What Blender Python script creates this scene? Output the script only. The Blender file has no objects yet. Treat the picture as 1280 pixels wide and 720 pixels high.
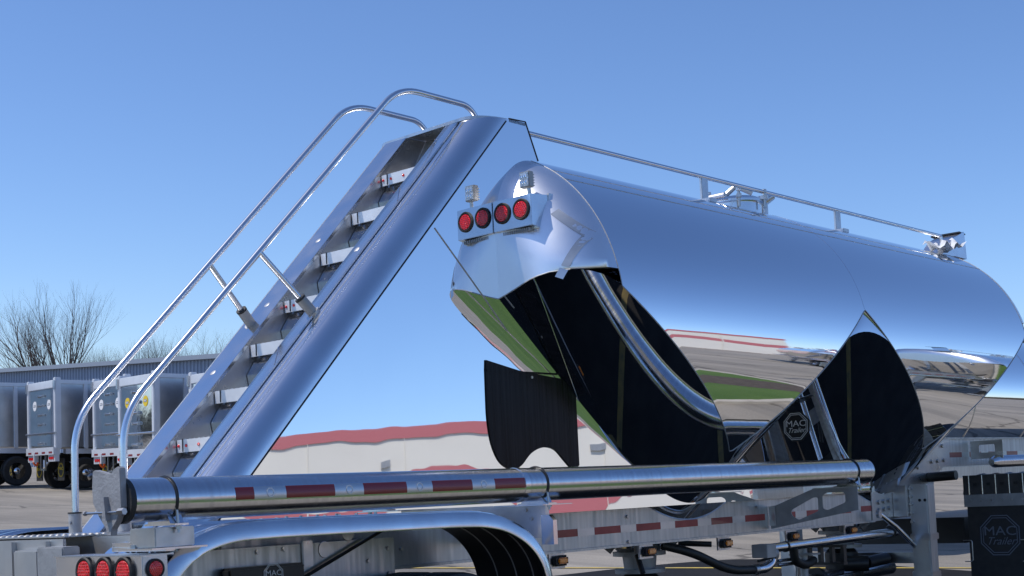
import bpy, bmesh, math, random
from mathutils import Vector, Matrix
random.seed(7)
S = bpy.context.scene
COL = S.collection
# ------------------------------------------------------------ camera, sky, sun, exposure
F, AL, TILT = 1720.0, math.atan(1540/1720), .065
CAM = Vector((6.24, -3.24, 1.75))
cd = bpy.data.cameras.new('camera'); cam = bpy.data.objects.new('camera', cd); COL.objects.link(cam)
cd.sensor_width = 36; cd.lens = 36*F/1280; cd.shift_y = 185/1280; cd.clip_start = .05; cd.clip_end = 6000
cam.location = CAM; cam.rotation_euler = (math.pi/2, 0, AL); S.camera = cam
SUN = Vector((-.36, -.42, .86)).normalized()
w = bpy.data.worlds.new('World'); S.world = w; w.use_nodes = True
nt = w.node_tree; bg = nt.nodes['Background']; sky = nt.nodes.new('ShaderNodeTexSky')
sky.sky_type = 'NISHITA'; sky.sun_disc = False
sky.sun_elevation = math.asin(SUN.z); sky.sun_rotation = math.atan2(SUN.x, SUN.y)
sky.altitude = 0; sky.air_density = .85; sky.dust_density = .3; sky.ozone_density = 5
hs = nt.nodes.new('ShaderNodeHueSaturation'); hs.inputs['Saturation'].default_value = 1.02
mx = nt.nodes.new('ShaderNodeMix'); mx.data_type = 'RGBA'; mx.blend_type = 'MULTIPLY'; mx.inputs[0].default_value = 1; mx.inputs[7].default_value = (.98, 1.05, 1.20, 1)
nt.links.new(sky.outputs[0], hs.inputs['Color']); nt.links.new(hs.outputs[0], mx.inputs[6]); nt.links.new(mx.outputs[2], bg.inputs[0]); bg.inputs[1].default_value = .133
sd = bpy.data.lights.new('sun', 'SUN'); sd.energy = 3.6; sd.angle = math.radians(.5); sd.color = (1, .95, .88)
so = bpy.data.objects.new('sun', sd); COL.objects.link(so); so.rotation_euler = SUN.to_track_quat('Z', 'Y').to_euler()
S.view_settings.view_transform = 'Standard'; S.view_settings.look = 'None'
S.view_settings.exposure = 0; S.view_settings.gamma = 1
S.cycles.max_bounces = 14; S.cycles.glossy_bounces = 10
FW = Vector((-math.sin(AL), math.cos(AL), 0)); RT = Vector((math.cos(AL), math.sin(AL), 0))
def far(px, depth, z=0.0):            # a place in the yard: bearing and distance, height above ground
    p = CAM + FW*depth + RT*((px-640)/F*depth); p.z = z; return p

# ------------------------------------------------------------ materials
MT = {}
def mat(name, c, metal=0., rough=.5, c2=None, nscale=4., bump=0., bscale=20., rvar=0., stretch=None, ior=None, emit=None, bstretch=None, coat=0.):
    m = bpy.data.materials.new(name); m.use_nodes = True; n = m.node_tree; b = n.nodes['Principled BSDF']
    b.inputs['Base Color'].default_value = (*c, 1); b.inputs['Metallic'].default_value = metal; b.inputs['Roughness'].default_value = rough
    if coat: b.inputs['Coat Weight'].default_value = coat; b.inputs['Coat Roughness'].default_value = .08
    tc = n.nodes.new('ShaderNodeTexCoord')
    def noise(sc, st=None, det=5):
        mp = n.nodes.new('ShaderNodeMapping'); n.links.new(tc.outputs['Object'], mp.inputs[0])
        if st: mp.inputs['Scale'].default_value = st
        t = n.nodes.new('ShaderNodeTexNoise'); t.inputs['Scale'].default_value = sc; t.inputs['Detail'].default_value = det
        n.links.new(mp.outputs[0], t.inputs['Vector']); return t
    if c2 or rvar:
        t = noise(nscale, stretch)
        if c2:
            r = n.nodes.new('ShaderNodeValToRGB'); r.color_ramp.elements[0].position = .35; r.color_ramp.elements[1].position = .68
            r.color_ramp.elements[0].color = (*c, 1); r.color_ramp.elements[1].color = (*c2, 1)
            n.links.new(t.outputs[0], r.inputs[0]); n.links.new(r.outputs[0], b.inputs['Base Color'])
        if rvar:
            mr = n.nodes.new('ShaderNodeMapRange'); mr.inputs[1].default_value = .3; mr.inputs[2].default_value = .75
            mr.inputs[3].default_value = max(0, rough-rvar); mr.inputs[4].default_value = rough+rvar
            n.links.new(t.outputs[0], mr.inputs[0]); n.links.new(mr.outputs[0], b.inputs['Roughness'])
    if bump:
        t2 = noise(bscale, bstretch, 3); bp = n.nodes.new('ShaderNodeBump'); bp.inputs['Strength'].default_value = 1
        bp.inputs['Distance'].default_value = bump; n.links.new(t2.outputs[0], bp.inputs['Height']); n.links.new(bp.outputs[0], b.inputs['Normal'])
    if emit: b.inputs['Emission Color'].default_value = (*emit, 1); b.inputs['Emission Strength'].default_value = 1
    MT[name] = m; return m
mat('polished', (.86, .87, .89), 1, .022, bump=.0012, bscale=.9, rvar=.012, nscale=3)
mat('wavy', (.88, .89, .90), 1, .012, bump=.0085, bscale=.75, rvar=.008, nscale=2, bstretch=(1, 1, .35))
mat('headmetal', (.90, .90, .91), 1, .36, bump=.0012, bscale=1.2, rvar=.03, nscale=3)
mat('satin', (.74, .75, .77), 1, .2, c2=(.64, .65, .68), nscale=6, rvar=.06, bump=.0005, bscale=9)
mat('corner', (.78, .79, .81), 1, .15, c2=(.70, .71, .74), nscale=2.5, rvar=.05, bump=.003, bscale=2.2)
mat('riser', (.68, .69, .71), 1, .14, c2=(.58, .59, .61), nscale=5, rvar=.05)
mat('lip', (.80, .80, .81), .45, .42, c2=(.70, .70, .71), nscale=8)
mat('mill', (.60, .60, .61), 1, .34, c2=(.48, .48, .49), nscale=7, rvar=.08, bump=.0008, bscale=30)
mat('rail_metal', (.58, .58, .58), .85, .42, c2=(.48, .47, .46), nscale=5, rvar=.1, bump=.001, bscale=18, stretch=(1, 6, .4))
mat('dull', (.42, .42, .42), .6, .55, c2=(.33, .33, .33), nscale=9, bump=.002, bscale=40)
mat('cast', (.36, .36, .37), .4, .6, c2=(.29, .29, .30), nscale=14, bump=.003, bscale=60)
mat('brushed', (.66, .67, .69), 1, .2, c2=(.56, .57, .60), nscale=3, stretch=(1, 14, 1), rvar=.06, bump=.0006, bscale=14, bstretch=(.6, 9, .6))
mat('tube_rail', (.74, .75, .77), 1, .23)
mat('bolt', (.5, .5, .5), 1, .35)
mat('weld', (.34, .35, .37), .6, .6, c2=(.46, .46, .47), nscale=60)
mat('darkseam', (.03, .03, .035), 0, .8)
mat('rubber', (.018, .018, .018), 0, .62, c2=(.03, .029, .028), nscale=12, bump=.003, bscale=50)
mat('black', (.012, .012, .013), 0, .38, c2=(.02, .02, .02), nscale=8)
mat('dark_reflection', (.004, .004, .005), 0, .22, c2=(.016, .016, .018), nscale=3, stretch=(9, 14, .35), bump=.0008, bscale=2)  # streaky black of the plate that stands in for a dark reflection
MT['dark_reflection'].node_tree.nodes['Principled BSDF'].inputs['Specular IOR Level'].default_value = .12
mat('hose', (.015, .015, .015), 0, .5, bump=.001, bscale=80)
mat('red_lens', (.92, .02, .02), 0, .12, c2=(.62, .008, .01), nscale=55, bump=.004, bscale=110, coat=1)
mat('amber_lens', (.95, .33, .02), 0, .15, c2=(.8, .2, .01), nscale=50, bump=.003, bscale=110, coat=1)
mat('red_tape', (.24, .012, .014), 0, .3, c2=(.20, .01, .012), nscale=8, coat=.4)
mat('dim_red_tape', (.42, .07, .06), 0, .45, c2=(.33, .045, .04), nscale=8)
mat('white_tape', (.56, .58, .60), .9, .3, c2=(.50, .52, .54), nscale=8)
mat('ghost_tape', (.52, .54, .56), .85, .42, c2=(.44, .46, .48), nscale=14)
mat('white_paint', (.78, .78, .76), 0, .5, c2=(.70, .70, .68), nscale=6)
mat('yellow', (.78, .55, .02), 0, .5)
mat('print_white', (.80, .81, .82), 0, .45)
mat('print_grey', (.13, .15, .19), 0, .4)
mat('label_paper', (.75, .75, .72), 0, .5)
mat('plastic', (.74, .76, .78), 0, .25)
mat('skirt', (.09, .085, .08), .5, .4, c2=(.05, .05, .05), nscale=6)
mat('orange', (.8, .13, .02), 0, .45)
mat('chrome', (.85, .85, .86), 1, .06, bump=.002, bscale=6)
mat('lens_clear', (.75, .78, .8), .7, .12, c2=(.35, .38, .4), nscale=60, bump=.006, bscale=90, coat=1)
mat('far_alu', (.70, .72, .76), .25, .36, c2=(.62, .64, .68), nscale=2)
mat('far_side', (.50, .52, .55), .9, .28, c2=(.40, .42, .45), nscale=2)
mat('far_mirror', (.62, .64, .66), 1, .07, bump=.004, bscale=1.5)
mat('bluegrey_steel', (.24, .30, .41), .1, .5, c2=(.21, .27, .37), nscale=.6)
mat('roof_steel', (.26, .30, .36), .2, .5)
mat('building_white', (.74, .70, .62), 0, .7, c2=(.68, .64, .57), nscale=.15)
mat('building_red', (.50, .15, .16), 0, .6)
mat('curb', (.46, .42, .35), 0, .85, c2=(.38, .34, .28), nscale=3, bump=.004, bscale=30)
mat('grass_base', (.055, .115, .018), 0, .95, c2=(.085, .15, .03), nscale=.9, bump=.05, bscale=25)
mat('mulch', (.06, .045, .035), 0, .95, c2=(.10, .08, .06), nscale=12, bump=.05, bscale=20)
mat('stone', (.50, .45, .37), 0, .8, c2=(.4, .36, .3), nscale=4, bump=.02, bscale=8)
mat('bark', (.11, .085, .065), 0, .9, c2=(.16, .13, .10), nscale=3)
mat('twig', (.15, .105, .08), 0, .9)
mat('brush', (.16, .12, .075), 0, .95, c2=(.11, .085, .06), nscale=.5)
mat('wood_far', (.075, .07, .05), 0, .95, c2=(.12, .10, .07), nscale=.08)
mat('dark_ground', (.012, .011, .010), 0, .75, c2=(.019, .017, .015), nscale=3, bump=.004, bscale=50)  # near-black ground colour, slightly mottled
MT['dark_ground'].node_tree.nodes['Principled BSDF'].inputs['Specular IOR Level'].default_value = .15
mat('line_paint', (.60, .42, .06), 0, .7, c2=(.35, .28, .10), nscale=6)
mat('old_line_paint', (.15, .10, .02), 0, .8, c2=(.08, .06, .02), nscale=9)

def asphalt():
    m = bpy.data.materials.new('asphalt'); m.use_nodes = True; n = m.node_tree; b = n.nodes['Principled BSDF']; L = n.links.new
    b.inputs['Roughness'].default_value = .88
    tc = n.nodes.new('ShaderNodeTexCoord')
    def nz(sc, det, st=(1, 1, 1), rough=.55):
        mp = n.nodes.new('ShaderNodeMapping'); L(tc.outputs['Object'], mp.inputs[0]); mp.inputs['Scale'].default_value = st; mp.inputs['Rotation'].default_value = (0, 0, .5)
        t = n.nodes.new('ShaderNodeTexNoise'); t.inputs['Scale'].default_value = sc; t.inputs['Detail'].default_value = det; t.inputs['Roughness'].default_value = rough
        L(mp.outputs[0], t.inputs['Vector']); return t
    def ramp(t, stops):
        r = n.nodes.new('ShaderNodeValToRGB'); L(t, r.inputs[0]); e = r.color_ramp.elements
        e[0].position, e[0].color = stops[0][0], (*stops[0][1], 1); e[1].position, e[1].color = stops[-1][0], (*stops[-1][1], 1)
        for p, c in stops[1:-1]:
            k = e.new(p); k.color = (*c, 1)
        return r.outputs[0]
    def mix(f, a, bb, mode='MIX'):
        x = n.nodes.new('ShaderNodeMix'); x.data_type = 'RGBA'; x.blend_type = mode
        if isinstance(f, float): x.inputs[0].default_value = f
        else: L(f, x.inputs[0])
        L(a, x.inputs[6]); L(bb, x.inputs[7]); return x.outputs[2]
    base = ramp(nz(.22, 6).outputs[0], [(.3, (.215, .195, .168)), (.5, (.275, .25, .215)), (.72, (.345, .312, .268))])
    streak = ramp(nz(.35, 5, (.35, 3, 1), .65).outputs[0], [(.35, (.7, .7, .7)), (.62, (1.12, 1.1, 1.06))])
    c = mix(.8, base, streak, 'MULTIPLY')
    fine = ramp(nz(38, 3).outputs[0], [(.3, (.72, .72, .72)), (.7, (1.2, 1.2, 1.2))])
    c = mix(.7, c, fine, 'MULTIPLY')
    v = n.nodes.new('ShaderNodeTexVoronoi'); v.feature = 'DISTANCE_TO_EDGE'; v.inputs['Scale'].default_value = .16
    wn = nz(1.4, 3); ad = n.nodes.new('ShaderNodeVectorMath'); ad.operation = 'MULTIPLY_ADD'; L(wn.outputs[1], ad.inputs[0]); ad.inputs[1].default_value = (.8, .8, 0); L(tc.outputs['Object'], ad.inputs[2]); L(ad.outputs[0], v.inputs[0])
    cr = ramp(v.outputs[0], [(0, (.35, .34, .33)), (.004, (.35, .34, .33)), (.009, (1, 1, 1))])
    c = mix(.85, c, cr, 'MULTIPLY'); L(c, b.inputs['Base Color'])
    bp = n.nodes.new('ShaderNodeBump'); bp.inputs['Distance'].default_value = .01; L(nz(60, 2).outputs[0], bp.inputs['Height']); L(bp.outputs[0], b.inputs['Normal'])
    MT['asphalt'] = m
asphalt()

# ------------------------------------------------------------ mesh helpers
class MB:
    def __init__(s): s.v = []; s.f = []
    def add(s, vs, fs):
        o = len(s.v); s.v += [tuple(p) for p in vs]; s.f += [tuple(o+i for i in f) for f in fs]; return s
    def box(s, x0, x1, y0, y1, z0, z1, M=None):
        vs = [Vector((x, y, z)) for x in (x0, x1) for y in (y0, y1) for z in (z0, z1)]
        if M: vs = [M @ p for p in vs]
        return s.add(vs, [(0, 1, 3, 2), (4, 6, 7, 5), (0, 4, 5, 1), (2, 3, 7, 6), (0, 2, 6, 4), (1, 5, 7, 3)])
    def prism(s, poly, f, a, b):      # poly of 2D points, f(u,v,t)->3D, from t=a to b
        n = len(poly); vs = [f(u, v, a) for u, v in poly]+[f(u, v, b) for u, v in poly]
        return s.add(vs, [tuple(range(n))[::-1], tuple(range(n, 2*n))]+[(i, (i+1) % n, n+(i+1) % n, n+i) for i in range(n)])
    def tube(s, pts, r, n=14, cap=True):
        pts = [Vector(p) for p in pts]; rs = r if isinstance(r, (list, tuple)) else [r]*len(pts)
        T = [(pts[min(i+1, len(pts)-1)]-pts[max(i-1, 0)]).normalized() for i in range(len(pts))]
        u = T[0].orthogonal().normalized(); vs = []
        for p, t, q in zip(pts, T, rs):
            u = (u-t*u.dot(t)).normalized(); w_ = t.cross(u)
            vs += [p+(u*math.cos(2*math.pi*k/n)+w_*math.sin(2*math.pi*k/n))*q for k in range(n)]
        m = len(pts); fs = [(i*n+k, i*n+(k+1) % n, (i+1)*n+(k+1) % n, (i+1)*n+k) for i in range(m-1) for k in range(n)]
        if cap: fs += [tuple(range(n))[::-1], tuple(range((m-1)*n, m*n))]
        return s.add(vs, fs)
    def lathe(s, prof, M, n=28, cap=True):       # prof of (r, h) round the local Z of M
        vs = [M @ Vector((r*math.cos(2*math.pi*k/n), r*math.sin(2*math.pi*k/n), h)) for r, h in prof for k in range(n)]
        m = len(prof); fs = [(i*n+k, i*n+(k+1) % n, (i+1)*n+(k+1) % n, (i+1)*n+k) for i in range(m-1) for k in range(n)]
        if cap: fs += [tuple(range(n))[::-1], tuple(range((m-1)*n, m*n))]
        return s.add(vs, fs)
    def grid(s, rows):
        m, n = len(rows), len(rows[0]); vs = [p for r in rows for p in r]
        return s.add(vs, [(i*n+k, i*n+k+1, (i+1)*n+k+1, (i+1)*n+k) for i in range(m-1) for k in range(n-1)])
    def build(s, name, m, parent=None, smooth=True, bevel=0, label=None, ang=35, kind=None):
        me = bpy.data.meshes.new(name); me.from_pydata(s.v, [], s.f); me.update()
        bm = bmesh.new(); bm.from_mesh(me); bmesh.ops.remove_doubles(bm, verts=bm.verts, dist=1e-6); bmesh.ops.recalc_face_normals(bm, faces=bm.faces)
        if bevel: bmesh.ops.bevel(bm, geom=[e for e in bm.edges if len(e.link_faces) == 2 and e.calc_face_angle() > .6], offset=bevel, segments=2, affect='EDGES', clamp_overlap=True)
        bm.to_mesh(me); bm.free()
        if smooth: me.shade_smooth(); me.set_sharp_from_angle(angle=math.radians(ang))
        me.materials.append(MT[m] if isinstance(m, str) else m)
        o = bpy.data.objects.new(name, me); COL.objects.link(o); o.parent = parent
        if label: o['label'] = label
        if kind: o['kind'] = kind
        return o
def share(src, name, parent, loc=(0, 0, 0), rot=(0, 0, 0), label=None):
    o = bpy.data.objects.new(name, src.data); COL.objects.link(o); o.parent = parent; o.location = loc; o.rotation_euler = rot
    if label: o['label'] = label
    return o
def thing(name, label, cat, loc=(0, 0, 0), rot=(0, 0, 0), group=None):
    o = bpy.data.objects.new(name, None); COL.objects.link(o); o.location = loc; o.rotation_euler = rot
    o.empty_display_size = .3; o['label'] = label; o['category'] = cat
    if group: o['group'] = group
    return o
def tag(o, label, cat, group=None):
    o['label'] = label; o['category'] = cat
    if group: o['group'] = group
    return o
def copy_tree(o, parent=None):
    c = o.copy(); COL.objects.link(c); c.parent = parent
    for ch in o.children: copy_tree(ch, c)
    return c
def fillet(pts, r, n=8):
    pts = [Vector(p) for p in pts]; out = [pts[0]]
    for a, b, c in zip(pts, pts[1:], pts[2:]):
        d1, d2 = (a-b).normalized(), (c-b).normalized(); l = min(r, (a-b).length*.48, (c-b).length*.48)
        p, q = b+d1*l, b+d2*l
        out += [p*(1-t)**2+b*2*t*(1-t)+q*t*t for t in [k/n for k in range(n+1)]]
    return out+[pts[-1]]
def frame_mat(o, x, y):               # local axes x, y (unit) at origin o
    x = Vector(x).normalized(); y = Vector(y).normalized(); z = x.cross(y)
    M = Matrix.Identity(4)
    for i in range(3): M[i][0], M[i][1], M[i][2], M[i][3] = x[i], y[i], z[i], o[i]
    return M
_txt = {}
def text_mb(body, size, shear=0., bold=0.):
    k = (body, size, shear, bold)
    if k not in _txt:
        c = bpy.data.curves.new('t', 'FONT'); c.body = body; c.size = size; c.align_x = 'CENTER'; c.align_y = 'CENTER'; c.shear = shear; c.offset = bold; c.resolution_u = 3; c.extrude = .0006
        o = bpy.data.objects.new('t', c); COL.objects.link(o); dg = bpy.context.evaluated_depsgraph_get(); dg.update()
        me = bpy.data.meshes.new_from_object(o.evaluated_get(dg)); _txt[k] = ([v.co.copy() for v in me.vertices], [tuple(p.vertices) for p in me.polygons])
        bpy.data.objects.remove(o); bpy.data.meshes.remove(me)
    return _txt[k]
def octa(r): return [(r*math.cos(math.pi/8+k*math.pi/4), r*math.sin(math.pi/8+k*math.pi/4)) for k in range(8)]
def emblem(parent, M, r, m_ring, plate=None, script=True, double=True, name='emblem'):
    if plate:
        MB().prism(octa(r*1.06), lambda u, v, t: M @ Vector((u, v, t)), 0, .002).build('emblem_plate', plate, parent, smooth=False)
    mb = MB()
    for a, b in (((1, .95), (.88, .84)) if double else ((1, .86),)):
        A, B = octa(r*a), octa(r*b)
        for k in range(8):
            j = (k+1) % 8; q = [A[k], A[j], B[j], B[k]]
            mb.prism(q, lambda u, v, t: M @ Vector((u, v, t)), .0025, .004)
    for body, size, sh, bo, dx, dy, sx in (('MAC', r*.60, 0, 0, 0, .18, 1.2),)+((('Trailer', r*.5, .45, 0, 0, -.28, 1.0),) if script else ()):
        vs, fs = text_mb(body, size, sh, bo)
        mb.add([M @ Vector((p.x*sx+dx, p.y+dy*r, .004+p.z)) for p in vs], fs)
    return mb.build(name, m_ring, parent, smooth=False)

# ============================================================ THE SETTING
def sheet(name, pts, z, m, thick=0):
    mb = MB(); n = len(pts)
    if thick: mb.prism(pts, lambda u, v, t: (u, v, t), z, z+thick)
    else: mb.add([(x, y, z) for x, y in pts], [tuple(range(n))])
    o = mb.build(name, m, smooth=False); o['kind'] = 'structure'; return o
sheet('ground', [(2500*math.cos(a*math.pi/32), 2500*math.sin(a*math.pi/32)) for a in range(64)], 0, 'asphalt')
def outline(cx, cy, rx, ry, rot, n=48, p=2.6):
    out = []
    for k in range(n):
        t = 2*math.pi*k/n; c, s_ = math.cos(t), math.sin(t)
        x = rx*math.copysign(abs(c)**(2/p), c); y = ry*math.copysign(abs(s_)**(2/p), s_)
        out.append((cx+x*math.cos(rot)-y*math.sin(rot), cy+x*math.sin(rot)+y*math.cos(rot)))
    return out
def island(cx, cy, rx, ry, rot, tagname):
    A, B, Cc = outline(cx, cy, rx, ry, rot), outline(cx, cy, rx-.16, ry-.16, rot), outline(cx, cy, rx-.02, ry-.02, rot)
    mb = MB(); n = len(A)
    vs = [(x, y, 0) for x, y in A]+[(x, y, .13) for x, y in Cc]+[(x, y, .13) for x, y in B]+[(x, y, .0) for x, y in B]
    fs = [(r*n+k, r*n+(k+1) % n, (r+1)*n+(k+1) % n, (r+1)*n+k) for r in range(3) for k in range(n)]
    mb.add(vs, fs); o = mb.build('kerb', 'curb'); o['kind'] = 'structure'
    sheet('lawn', B, .115, 'grass_base')
island(8.3, 7.9, 5.1, 6.7, 0, 'a')
sheet('dark_ground_patch', outline(-1.25, 4.5, 3.6, 9.5, 0, p=7), .004, 'dark_ground')  # near-black ground patch beneath the trailer, mirrored in the hoppers
sheet('mulch_bed', outline(5.6, 12.2, 1.0, 1.5, .5), .121, 'mulch')
island(3.6, 21.5, 1.8, 3.4, -.3, 'b')
sheet('lawn', [(6, -13), (60, -16), (110, 10), (180, -140), (-10, -160), (-40, -22), (-8, -14)], .004, 'grass_base')
def painted(a, b, wd, name='painted_line'):
    a, b = Vector((*a, 0)), Vector((*b, 0)); d = (b-a).normalized(); nn = Vector((-d.y, d.x, 0))*wd/2
    return sheet(name, [tuple((p+q)[:2]) for p, q in ((a, nn), (b, nn), (b, -nn), (a, -nn))], .008, 'line_paint' if wd > .11 else 'old_line_paint')
for px0, px1, dp in ((400, 1500, 18.2), ):
    painted(far(px0, dp)[:2], far(px1, dp)[:2], .12)
painted((1.9, 3.4), (-.6, 5.15), .1)
painted((1.6, 6.4), (.3, 8.5), .1)

# far woodland seen only as a low dark edge all round the yard
def woodland():
    mb = MB(); n = 720; rows = [[], [], []]
    for k in range(n+1):
        a = 2*math.pi*k/n; r = 430+25*math.sin(a*7)+12*math.sin(a*23)
        h = 9+3*math.sin(a*13)+2.5*math.sin(a*41+1)+random.uniform(-1.8, 1.8)
        rows[0].append((r*math.cos(a), r*math.sin(a), 0)); rows[1].append((r*math.cos(a), r*math.sin(a), h)); rows[2].append(((r+30)*math.cos(a), (r+30)*math.sin(a), h*.8))
    for r_ in rows: r_[-1] = r_[0]
    mb.grid(rows); o = mb.build('woodland', 'wood_far', smooth=False); o['kind'] = 'stuff'; o['label'] = 'low dark woodland along the horizon'; o['category'] = 'woodland'
woodland()

# ------------------------------------------------------------ blue-grey ribbed building behind the parked trailers
def ribbed_building():
    t = thing('warehouse', 'long low blue-grey ribbed steel building behind the parked trailers', 'building', tuple(far(140, 72)))
    d = (RT*1.0-FW*.93).normalized(); nrm = (-FW*1.0-RT*.93).normalized()   # wall runs right and nearer
    H = 5.55
    x = -60.0; pts = []
    while x < 34:
        pts += [(x, 0), (x+.17, 0), (x+.20, .05), (x+.27, .05)]; x += .30
    def P(u, w_, z): q = d*u+nrm*w_; return (q.x, q.y, z)
    mb = MB(); mb.grid([[P(u, w_, 0) for u, w_ in pts], [P(u, w_, H) for u, w_ in pts]])
    mb.build('wall', 'bluegrey_steel', t, smooth=False)
    mb = MB(); mb.add([P(-60, 0, 0), P(-60, 0, H), P(-60, -24, H), P(-60, -24, 0)], [(0, 1, 2, 3)]); mb.add([P(34, 0, 0), P(34, 0, H), P(34, -24, H), P(34, -24, 0)], [(0, 1, 2, 3)])
    mb.add([P(-60, -24, 0), P(-60, -24, H), P(34, -24, H), P(34, -24, 0)], [(0, 1, 2, 3)]); mb.build('side_wall', 'bluegrey_steel', t, smooth=False)
    mb = MB(); mb.add([P(-60.4, .35, H+.05), P(34.4, .35, H+.05), P(34.4, -12, H+1.0), P(-60.4, -12, H+1.0), P(34.4, -24.3, H+.05), P(-60.4, -24.3, H+.05)], [(0, 1, 2, 3), (3, 2, 4, 5)])
    r = mb.build('roof', 'roof_steel', t, smooth=False)
    m2 = MB(); q = [P(-60.4, .36, H-.12), P(34.4, .36, H-.12), P(34.4, .36, H+.10), P(-60.4, .36, H+.10), P(-60.4, .06, H-.12), P(34.4, .06, H-.12), P(34.4, .06, H+.10), P(-60.4, .06, H+.10)]
    m2.add(q, [(0, 1, 2, 3), (4, 7, 6, 5), (3, 2, 6, 7), (0, 4, 5, 1), (1, 5, 6, 2), (0, 3, 7, 4)]); m2.build('gutter', 'roof_steel', r, smooth=False)
ribbed_building()

# white building with red bands, seen mirrored in the polished metal
def banded_building():
    c0 = Vector((1.1, 5.5, 0)); a0, a1 = math.radians(30.6), math.radians(62)
    A = c0+Vector((math.sin(a0), math.cos(a0), 0))*104; B = c0+Vector((math.sin(a1), math.cos(a1), 0))*92
    t = thing('factory_building', 'long white flat-roofed building with dull red bands, mirrored in the tank', 'building', tuple(A))
    d = (B-A).normalized(); L = (B-A).length; nr = Vector((-d.y, d.x, 0)); nr = nr if nr.dot(c0-A) > 0 else -nr
    def bx(name, m, u0, u1, w0, w1, z0, z1, par=t):
        vs = [tuple(d*u+nr*w_+Vector((0, 0, z))) for u in (u0, u1) for w_ in (w0, w1) for z in (z0, z1)]
        return MB().add(vs, [(0, 1, 3, 2), (4, 6, 7, 5), (0, 4, 5, 1), (2, 3, 7, 6), (0, 2, 6, 4), (1, 5, 7, 3)]).build(name, m, par, smooth=False)
    wl = bx('wall', 'building_white', 0, L, -30, 0, 0, 10.6)
    bx('parapet', 'building_red', -.1, L+.1, -30.1, .12, 10.6, 11.5)
    m_ = MB(); rows = [[], []]
    for k in range(161):
        u = L*k/160; zc_ = 5.9+1.5*math.cos(2*math.pi*(u-8)/19.)*min(1, u/9)
        rows[0].append(tuple(d*u+nr*.03+Vector((0, 0, zc_-.95)))); rows[1].append(tuple(d*u+nr*.03+Vector((0, 0, zc_+.95))))
    m_.grid(rows); m_.build('red_band', 'building_red', wl, smooth=False)
    bx('lower_band', 'building_red', 13, L, .004, .028, .6, 2.6, wl)
    for k in range(6):
        c_ = d*(19+k*8)+nr*.04; m_ = MB(); m_.prism(octa(1.3 if k % 2 else .8), lambda u, v, t: tuple(c_+d*u+nr*t+Vector((0, 0, 2.0+v))), 0, .05); m_.build('wall_sign', 'white_paint' if k % 3 else 'grass_base', wl, smooth=False)
    for k in range(9): bx('drainpipe', 'building_white', 6+k*8, 6.12+k*8, .034, .16, 0, 10.6, wl)
    for k in range(3): bx('vent', 'dull', 14+k*17, 15+k*17, .03, .2, 8.6, 9.1, wl)
    bx('door', 'dull', 30, 34, .035, .1, 0, 3.2, wl)
banded_building()

# ------------------------------------------------------------ bare trees
def bare_tree(base, h, label, spread=.55, stems=3, seed=1, depth=6, group=None, twigm='twig', offs=None, thin=1.):
    rnd = random.Random(seed); t = thing('bare_tree', label, 'tree', tuple(base), (0, 0, 0), group)
    tr, tw = MB(), MB()
    def seg(mb, p, q, r0, r1):
        dd = (q-p).normalized(); u = dd.orthogonal().normalized(); w_ = dd.cross(u); n = 5 if r0 > .06 else 3
        vs = [p+(u*math.cos(2*math.pi*k/n)+w_*math.sin(2*math.pi*k/n))*r0 for k in range(n)]+[q+(u*math.cos(2*math.pi*k/n)+w_*math.sin(2*math.pi*k/n))*r1 for k in range(n)]
        mb.add(vs, [(k, (k+1) % n, n+(k+1) % n, n+k) for k in range(n)])
    def grow(p, d, L, r, lv):
        k = 3; q = p
        for i in range(k):
            d = (d+Vector((rnd.uniform(-1, 1), rnd.uniform(-1, 1), rnd.uniform(-.5, .9)))*.16).normalized(); r2 = r*.86
            q2 = q+d*L/k; seg(tr if lv < 3 else tw, q, q2, r, r2); q, r = q2, r2
            if lv < depth and i and (lv < 3 or rnd.random() < .72):
                for _ in range(1 if lv else 2):
                    ax = Vector((rnd.uniform(-1, 1), rnd.uniform(-1, 1), rnd.uniform(-.2, 1.0))).normalized()
                    nd = (d*1.0+ax*spread*1.25).normalized(); grow(q, nd, L*rnd.uniform(.55, .78), r*.62, lv+1)
        if lv < depth: grow(q, (d+Vector((rnd.uniform(-1, 1), rnd.uniform(-1, 1), .3))*.25).normalized(), L*.72, r*.85, lv+1)
    for s_ in range(stems):
        dirv = Vector((0, 0, 1))+(RT*offs[s_] if offs else RT*rnd.uniform(-.25, .25))+FW*rnd.uniform(-.2, .2)
        grow(Vector((0, 0, 0)), dirv.normalized(), h*.30, h*.016*thin, 0)
    tr.build('trunk', 'bark', t, smooth=False); tw.build('crown', twigm, t, smooth=False)
    return t
bare_tree(far(88, 105), 14.0, 'large bare tree with several spreading trunks rising above the blue-grey building roof', .34, 4, 11, 7, offs=(-.50, -.27, -.10, .06), thin=1.1)
ORD = 'first second third fourth fifth sixth seventh eighth ninth tenth eleventh twelfth rightmost'.split()
k = 0
for px, hh, dd in ((8, 9, 98), (40, 8.4, 100), (95, 9.5, 99), (112, 9.2, 101), (128, 9.4, 97), (146, 9.0, 100), (178, 10.0, 98), (192, 10.4, 99), (208, 10.2, 101), (226, 9.6, 98), (246, 10.6, 97), (268, 9.4, 99), (282, 10.2, 100)):
    k += 1
    bare_tree(far(px, dd), hh*.96, ORD[k-1]+' low bare brownish tree from the left beyond the blue-grey roof', .6, 3, 20+k, 6, 'row of bare trees beyond the blue-grey roof', 'brush', thin=.8)

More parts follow.
